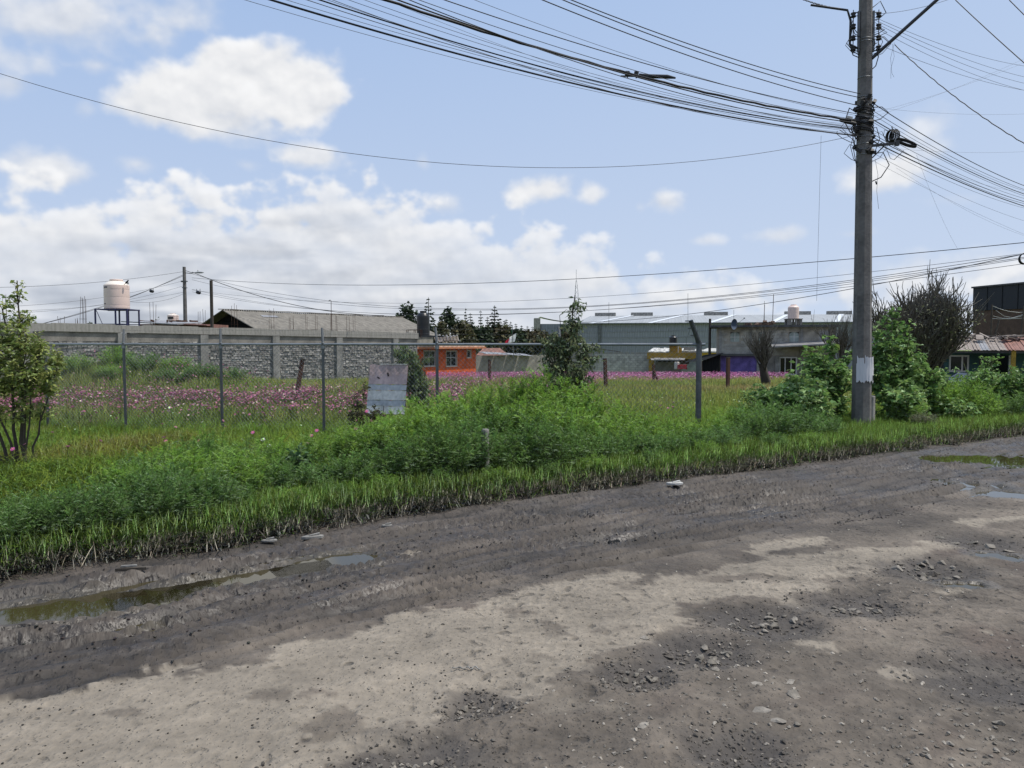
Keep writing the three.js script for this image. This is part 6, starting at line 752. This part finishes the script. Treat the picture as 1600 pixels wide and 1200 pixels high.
// ---- overhead cables: a parabola from a to b, carried on past b by `ext`
function cable(label, a, b, sag, r, mat = M.wire, ext = 1, group, twist) { const pts = [], n = 44; for (let i = 0; i <= n; i++) { const t = i / n * ext, p = a.clone().lerp(b, t); p.y -= sag * 4 * t * (1 - t); if (twist) p.add(V(0, .006 * Math.sin(i * 2.6), .006 * Math.cos(i * 2.6))); pts.push(p); } const g = new GB().tube(pts, r * .74, 5, null, false), m = g.build('overhead_cable', mat); m.userData = { label, category: 'cable' }; if (group) m.userData.group = group; return m; }
const leftEnd = (px, py) => { const h = hOf(py), r = ray(px, 0); return at(px, 0, (h - H) / r[1] * -r[2]); }; // where a cable of that height leaves the picture above
const LG = 'thin cables running from the pole to the upper left';
cable('thick black cable bundle, heaviest of those left of the pole', atPole(192, -.12, .1), leftEnd(603, 192).add(V(0, -.0, 0)), .17, .024, M.wire, 1.35, null, true);
cable('second thick black cable close under the heaviest bundle', atPole(196, -.12, .12), leftEnd(622, 196), .20, .013, M.wire, 1.35);
cable('lowest thick black cable left of the pole', atPole(215, -.12, .1), leftEnd(424, 215), .20, .017, M.wire, 1.3);
cable('dark cable just above the lowest thick one', atPole(205, -.12, .1), leftEnd(500, 205), .22, .012, M.wire, 1.3);
cable('topmost cable left of the pole', atPole(148, -.1, .05), leftEnd(893, 148), .10, .010, M.wire, 1.6);
cable('second cable from the top left of the pole', atPole(154, -.1, .05), leftEnd(880, 154), .12, .010, M.wire, 1.6);
cable('third cable from the top left of the pole', atPole(167, -.1, .05), leftEnd(848, 167), .11, .010, M.wire, 1.6);
cable('fourth cable from the top left of the pole', atPole(180, -.1, .05), leftEnd(695, 180), .13, .009, M.wire, 1.45);
for (const [px, py, s, r] of [[383, 212, .22, .004], [448, 209, .2, .004], [480, 206, .24, .006], [512, 203, .26, .004], [545, 200, .25, .004], [570, 198, .25, .004], [655, 190, .18, .006], [742, 184, .15, .004], [520, 213, .3, .005], [640, 202, .25, .008]]) cable('thin cable among the bundle running from the pole to the upper left', atPole(py, -.12, .1), leftEnd(px, py), s, r, M.wireThin, 1.4, LG);
{ const p = at(985, 117, 12.8), o = thing('cable_splice', 'dark splice bracket clamped to the thick bundle, halfway to the pole', 'cable splice', p, -.5); const d1 = V(.93, -.2, 0); new GB().box(.08, -.035, 0, .5, .02, .02, null, 0, 0, -.17).box(-.05, .03, 0, .06, .07, .05, null, 0, 0, -.2).box(.1, .0, 0, .06, .07, .05, null, 0, 0, -.2).rod(V(-.05, .03, 0), V(-.05, -.04, 0), .01, 5).rod(V(.1, 0, 0), V(.1, -.07, 0), .01, 5).build('bracket', M.wire, o); new GB().tube([V(.15, -.02, 0), V(.3, -.07, 0), V(.62, -.13, 0), V(.75, -.17, 0)], [.02, .032, .032, .014], 8).build('sleeve', M.wire, o); }
// right of the pole
const RG = 'thin cables running from the pole to the right edge';
const rightEnd = (px, py, d = 22.5) => at(px, py, d);
cable('upper cable right of the pole at the level of the topmost left cables', atPole(158, .1, 0), rightEnd(1600, 290), .12, .012, M.wire, 2.2);
cable('black cable carrying the coil right of the pole', atPole(184, .1, 0), rightEnd(1600, 303), .10, .013, M.wire, 2.2);
cable('lower thick black cable right of the pole', atPole(218, .1, 0), rightEnd(1600, 322), .08, .016, M.wire, 2.2);
cable('cable running close above the lower thick one at the right', atPole(212, .1, 0), rightEnd(1600, 315), .09, .011, M.wire, 2.2);
for (const [a, b, s, r] of [[170, 296, .12, .007], [188, 306, .1, .006], [200, 310, .12, .006], [206, 318, .15, .008], [222, 325, .12, .005], [236, 345, .1, .004], [248, 366, .05, .003], [176, 298, .14, .005]]) cable('thin cable among those running from the pole to the right edge', atPole(a, .1, 0), rightEnd(1600, b), s, r, M.wireThin, 2, RG);
cable('wavy service drop falling from the pole top to the right edge', at(1398, 70, 14.7), at(1600, 224, 12.5), .10, .011, M.wire, 1.5, null, true);
cable('straight cable crossing the upper right corner', at(1493, 0, 13), at(1600, 98, 12), .01, .010, M.wire, 1.5); cable('cable cutting the extreme upper right corner', at(1577, 0, 13), at(1600, 23, 12.8), 0, .010, M.wire, 3);
for (const [a, b, c, s] of [[22, 1480, 0, .05], [26, 1600, 103, .12], [30, 1600, 120, .1], [34, 1600, 130, .12], [42, 1600, 141, .12], [66, 1600, 141, .1]]) cable('thin cable fanning from the pole top towards the right edge', atPole(a, .15, 0), at(b, c, b < 1600 ? 15 : 20), s, .005, M.wireThin, 1.6, 'thin cables fanning right from the pole top');
cable('thick service cable meeting the pole top from the upper left', atPole(12, -.35, -.1), at(1257, 0, 16.5), .02, .016, M.wire, 1.6, null, true);
for (const [x0, y0, x1, y1] of [[1366, 176, 1600, 98], [1366, 182, 1600, 92], [1366, 168, 1600, 178], [1366, 229, 1600, 237]]) cable('very thin far wire crossing the sky right of the pole', at(x0, y0, 26), at(x1, y1, 30), .1, .004, M.wireGrey, 1.3, 'very thin far wires right of the pole');
for (const [x0, y0, x1, y1] of [[1432, 242, 1497, 390], [1400, 262, 1600, 368], [1440, 250, 1600, 300]]) cable('faint slack wire falling away right of the pole', at(x0, y0, 20), at(x1, y1, 26), .15, .003, M.wireGrey, 1, 'faint slack wires right of the pole');
cable('single sagging wire crossing the sky from the left edge to the pole', atPole(210, -.1, 0), at(0, 115, 12), .98, .006, M.wireThin, 1.25); cable('faint wire sagging from the pole just under the thick cables', atPole(213, -.1, 0), at(760, 62, 11), .2, .003, M.wireGrey, 1.4);
cable('thin loose wire dangling vertically left of the utility pole', at(1283, 212, 15), at(1276, 470, 15), 0, .0035, M.wireThin);
// far cables over the meadow
cable('far cable from the far utility pole level across to the right edge', at(300, 434, 58), at(1620, 377, 24), .9, .017, M.wireThin, 1.1); cable('far dark cable sagging from the far utility pole to the shed roof', at(300, 425, 58), at(600, 493, 62), .75, .034, M.wireThin);
cable('thick far cable rising from behind the sapling to the right edge', at(900, 504, 46), at(1640, 388, 22), .45, .016, M.wire, 1.1);
for (const [y0, y1, s, r] of [[428, 397, 2.2, .014], [437, 402, 2.0, .013], [452, 404, 1.9, .012], [453, 396, 1.3, .010], [456, 412, 1.7, .012]]) cable('thin far cable sagging over the meadow between the far pole and the right edge', at(300, y0, 58), at(1600, y1, 26), s, r, M.wireThin, 1.1, 'far cables over the meadow');
for (const [y0, x1, y1, s, r] of [[424, 60, 447, .15, .016], [428, 70, 505, .3, .022], [430, 76, 503, .2, .02], [438, 60, 476, .25, .012], [446, 60, 487, .3, .012], [458, 200, 471, .3, .012], [456, 70, 484, .2, .012]]) cable('far cable falling from the far utility pole to the left behind the tank', at(289, y0, 58), at(x1, y1, 50), s, r, M.wireThin, 1.3, 'far cables left of the far utility pole');
{ const o = thing('hanging_coil', 'dark cable coil hanging at the right edge above the black building', 'cable coil', at(1599, 405, 23)); const g = new GB(); for (let k = 0; k < 4; k++) { const pts = []; for (let i = 0; i <= 24; i++) { const a = i / 24 * 6.283; pts.push(V(Math.cos(a) * .14, Math.sin(a) * .15 + k * .006, k * .02)); } g.tube(pts, .014, 6, null, false); } g.build('windings', M.wire, o); }
{ const o = thing('bird', 'small dark bird perched on the shoulder of the large cream tank', 'bird', at(198, 441, 45.6)); const b = new GB().add(new THREE.SphereGeometry(1, 10, 8), new THREE.Matrix4().makeRotationZ(.7).scale(V(.11, .06, .055))).add(new THREE.SphereGeometry(.042, 8, 6), new THREE.Matrix4().setPosition(.08, .1, 0)).add(new THREE.ConeGeometry(.015, .05, 5), new THREE.Matrix4().makeRotationZ(-1.5).setPosition(.13, .1, 0)).box(-.12, -.1, 0, .12, .015, .04, null, 0, 0, .8).rod(V(.0, -.04, .02), V(.0, -.11, .02), .006, 4).rod(V(.0, -.04, -.02), V(.0, -.11, -.02), .006, 4); b.build('body', M.wire, o); }

// ---------------------------------------------------------------- stones, flakes and litter on the road
const rockMat = G(.24, .225, .205, .9, { vertexColors: true }), rockGeo = [];
for (let k = 0; k < 7; k++) { const r = rng(500 + k), pts = []; for (let i = 0; i < 14; i++) { const d = dirOf(r() * 6.283, Math.asin(r.s(-1, 1))); pts.push(V(d.x * r.s(.7, 1), d.y * .5 * r.s(.6, 1), d.z * .75 * r.s(.7, 1))); } const g = new ConvexGeometry(pts), c = new Float32Array(g.attributes.position.count * 3).fill(1), n = g.attributes.position; g.setAttribute('color', new THREE.BufferAttribute(c, 3)); const uv = new Float32Array(n.count * 2); for (let i = 0; i < n.count; i++) { uv[i * 2] = n.getX(i) * .1; uv[i * 2 + 1] = n.getZ(i) * .1; } g.setAttribute('uv', new THREE.BufferAttribute(uv, 2)); rockGeo.push(g); }
const rockTones = [G(.27, .245, .21), G(.34, .31, .27), G(.16, .14, .12), G(.22, .20, .17)];
function stone(px, py, w, hRel, tone, label, group) { const g = gnd(px, py, 0), y = roadH(g[0], g[1]), s = w / F * g[1] / 2, r = rng(px * 31 + py * 17 | 0); const m = new THREE.Mesh(rockGeo[(px + py * 3 | 0) % 7], rockTones[tone]); m.name = numbered('stone'); m.castShadow = m.receiveShadow = true; scene.add(m); m.position.set(g[0], y + s * hRel * .2, -g[1]); m.rotation.set(r.s(-.15, .15), r() * 6.28, r.s(-.15, .15)); m.scale.set(s, s * hRel, s * 1.1); m.userData = { label, category: 'stone' }; if (group) m.userData.group = group; return m; }
for (const [x, y, w, h, t, l] of [[1240, 1088, 34, .5, 0, 'broken flat stone slab, furthest of the three pale slabs in the road'], [1192, 1110, 40, .34, 1, 'pale flat stone, left and larger of the pair in the right road surface'], [1216, 1126, 38, .34, 1, 'pale flat stone touching the larger pale one from the front'], [1247, 1133, 17, .9, 3, 'small upright stone right of the pale flat pair'], [1118, 1047, 24, .4, 0, 'flat stone in front of the reddish gravel patch'], [1008, 998, 20, .7, 1, 'rounded pale stone left of the reddish gravel patch'], [1000, 1038, 18, .6, 0, 'pale stone behind the nearest heap of gravel in a pothole'], [1184, 1070, 28, .25, 1, 'thin pale flake right of the flat stone'], [1236, 1063, 30, .25, 1, 'upper thin pale flake near the slab'], [1004, 1138, 34, .22, 1, 'pale flat flake alone on the dark mud'], [1408, 1125, 13, 1.0, 3, 'upright stone at the right with a dark shaded side'], [1484, 1165, 20, .8, 1, 'bright white stone at lower right'], [1450, 1188, 18, .9, 1, 'bright white stone near the bottom edge at right'], [1517, 1170, 20, .6, 0, 'grey stone beside the bright one at lower right'], [1502, 1153, 14, .8, 1, 'small bright stone above the white one at lower right'], [1528, 1141, 14, .8, 3, 'dark-sided stone at the lower right'], [1572, 1185, 18, .5, 1, 'pale stone near the bottom right corner'], [1490, 845, 22, .6, 0, 'stone block right of the gravel heap beside the small puddle'], [1518, 842, 26, .5, 3, 'grey rock beside the small puddle at right'], [1546, 847, 30, .6, 0, 'largest rock beside the small puddle at right'], [1575, 858, 26, .4, 0, 'flat rock right of the small puddle'], [1470, 840, 20, .6, 3, 'rock left of the stones by the small puddle'], [918, 1113, 10, .7, 2, 'small lone dark stone on the mud near the middle'], [1320, 1099, 10, .8, 2, 'small lone dark stone on the mud right of centre']]) stone(x, y, w, h, t, l);
{ // middling stones, one by one, then the small gravel
  const r = rng(601), patch = [[1090, 1018, 55, 14, 44, 'stone of the reddish gravel patch in the road', 'stones of the reddish gravel patch'], [995, 1055, 38, 12, 26, 'stone of the gravel heap in the pothole nearest the middle', 'stones of the near pothole heap'], [1195, 968, 60, 14, 40, 'stone of the gravel heap in the pothole right of centre', 'stones of the right pothole heap'], [1335, 945, 55, 10, 30, 'small stone of the gravel in the far pothole right of the pole foot', 'stones of the far pothole'], [1450, 885, 60, 16, 44, 'stone of the gravel spread beside the small puddle at right', 'stones beside the small puddle'], [745, 1102, 32, 9, 16, 'stone of the gravel in the pothole on the pale dirt', 'stones of the pothole on the pale dirt'], [650, 1188, 70, 16, 34, 'stone of the gravel strip at the bottom middle edge', 'stones at the bottom middle'], [1500, 1150, 130, 50, 46, 'loose stone scattered over the mud at the lower right', 'loose stones at the lower right']];
  for (const [cx, cy, rx, ry, n, l, gr] of patch) for (let k = 0; k < n; k++) { const a = r() * 6.283, q = Math.sqrt(r()), x = cx + Math.cos(a) * q * rx, y = cy + Math.sin(a) * q * ry; stone(x, y, r.s(6, 16) * (r() < .2 ? 1.5 : 1), r.s(.7, 1.25), (r() * 4) | 0, l, gr); }
  const peb = [], clod = []; const zone = (x, d) => { const b = -sEdge(x, d); if (b < 2.6) return 0; const n = fbm(x * 1.3, d * 1.8, 611, 4); return clamp(.10 + sstep(.0, .3, n) * .8) * (1 - .75 * dryness(x, d)) + (d < 4.2 && x > .2 ? .25 : 0); };
  for (let i = 0; i < 42000; i++) { const d = Math.exp(r.s(Math.log(2.5), Math.log(9))), x = r.s(-.7, .72) * d; if (x < -1.2 && r() < .92) continue; if (r() > zone(x, d) * .8) continue; const s = .0024 + .017 * Math.pow(r(), 4), k = r.s(.5, 1.15) * (r() < .45 ? 2.2 : 1); peb.push([x, roadH(x, d) + s * .15, -d, r() * 6.28, s, s * r.s(.5, .9), r.s(-.3, .3), [k, k * .97, k * .92]]); }
  for (const h of HOLES) for (let i = 0; i < 330; i++) { const a = r() * 6.28, q = Math.sqrt(r()) * h.r * 1.25, x = h.x + Math.cos(a) * q, d = h.d + Math.sin(a) * q * .8, s = .004 + .016 * r() * r(), k = r.s(.35, 1.25); if (PN(x * 5, d * 5, 33) + .5 * (1 - q / h.r) < -.1) continue; peb.push([x, roadH(x, d) + s * .3, -d, r() * 6.28, s, s * .8, r.s(-.4, .4), [k, k * .94, k * .88]]); }
  for (let i = 0; i < 20000; i++) { const b = r.s(.3, 2.7), t = r(), x = -4.5 + 17 * t * t, d = edgeD(x) - b / .82; if (d < 2.6) continue; const n = fbm(along(x, d) * .9, b * 4, 612, 3); if (r() > sstep(.0, .3, n) + .04) continue; const s = r.s(.004, .017); clod.push([x, roadH(x, d) + s * .2, -d, r() * 6.28, s, s * .9, r.s(-.4, .4), [r.s(.75, 1.2), r.s(.75, 1.1), r.s(.75, 1.05)]]); }
  for (let i = 0; i < 380; i++) { const g = gnd(r.s(-50, 1000), r.s(930, 1230), 0); const s = r.s(.003, .010); clod.push([g[0], roadH(...g) + s * .2, -g[1], r() * 6.28, s, s * .9, 0, [.8, .75, .7]]); }
  inst('gravel', rockGeo[2], G(.24, .225, .205, .9), peb, 'small loose gravel strewn over the right of the road', 'gravel'); inst('mud_clods', rockGeo[4], G(.045, .04, .036, .8), clod, 'dark clods of mud along the wet tyre tracks', 'mud');
}
// litter and flat scraps along the mud
function scrap(px, py, wpx, th, col, label, name, cat, turn, kind) { const g = gnd(px, py, 0), w = wpx / F * g[1], o = thing(name, label, cat, V(g[0], roadH(...g) + .012, -g[1]), turn); const s = new THREE.Shape(), r = rng(px + py), n = 11; for (let i = 0; i < n; i++) { const a = i / n * 6.283, q = .5 * w * r.s(.8, 1.05), x = Math.cos(a) * q, y = Math.sin(a) * q * kind; i ? s.lineTo(x, y) : s.moveTo(x, y); } new GB().add(new THREE.ExtrudeGeometry(s, { depth: th, bevelEnabled: true, bevelSize: .004, bevelThickness: .004, bevelSegments: 1 }).rotateX(-Math.PI / 2)).build('body', col, o); const g2 = new GB(); g2.box(w * .1, th + .012, 0, w * .5, .012, w * .12 * kind * 2, null, .3, .1, .08); g2.build('curled_edge', col, o); return o; }
scrap(420, 851, 24, .012, M.concrete, 'pale flat scrap at the grass edge, left of the other two', 'flat_scrap', 'scrap', .2, .4); scrap(488, 846, 34, .02, M.concrete, 'pale flat scrap with dark underside above the short puddle', 'flat_scrap', 'scrap', .3, .35); scrap(605, 823, 18, .012, M.concrete, 'small pale scrap at the grass edge right of the short puddle', 'flat_scrap', 'scrap', .1, .4); scrap(1054, 764, 28, .02, M.white, 'pale flat scrap at the grass edge left of the pole', 'flat_scrap', 'scrap', .2, .4); scrap(345, 880, 14, .01, M.concrete, 'tiny pale scrap above the long puddle', 'flat_scrap', 'scrap', .4, .4);
{ const g = gnd(205, 906, 0), o = thing('broken_board', 'broken weathered board lying in the mud above the long puddle', 'board', V(g[0], roadH(...g) + .02, -g[1]), .08), w = 46 / F * g[1]; const s = new THREE.Shape(); [[-.5, -.05], [.5, .02], [.47, .07], [.2, .16], [.05, .12], [-.2, .17], [-.42, .07]].forEach(([x, y], i) => i ? s.lineTo(x * w, y * w * 1.6) : s.moveTo(x * w, y * w * 1.6)); new GB().add(new THREE.ExtrudeGeometry(s, { depth: .022, bevelEnabled: false }).rotateX(-Math.PI / 2)).build('plank', M.bark, o); new GB().box(-.1 * w, .03, -.1 * w, w * .5, .012, .02, null, .15).build('splinter', M.concrete, o); }
{ const g = gnd(725, 1047, 0), o = thing('twisted_wire', 'pale twisted wire scrap on the dry dirt', 'wire scrap', V(g[0], roadH(...g) + .008, -g[1])); const pts = []; for (let i = 0; i <= 24; i++) pts.push(V(-.06 + i * .006, .004 + .003 * Math.sin(i), .014 * Math.sin(i * .9))); new GB().tube(pts, .0035, 5).build('strand', M.concrete, o); }
{ const g = gnd(950, 844, 0); const o = thing('mud_lump', 'dark ragged lump of mud in the wet track', 'mud lump', V(g[0], roadH(...g), -g[1])); const b = new GB(), r = rng(9); for (let k = 0; k < 7; k++) b.add(rockGeo[k], new THREE.Matrix4().makeRotationY(r() * 6).scale(V(.05, .035, .04)).setPosition(r.s(-.1, .1), .012, r.s(-.04, .04))); b.build('lump', M.tarp, o); }

renderer.render(scene, camera);
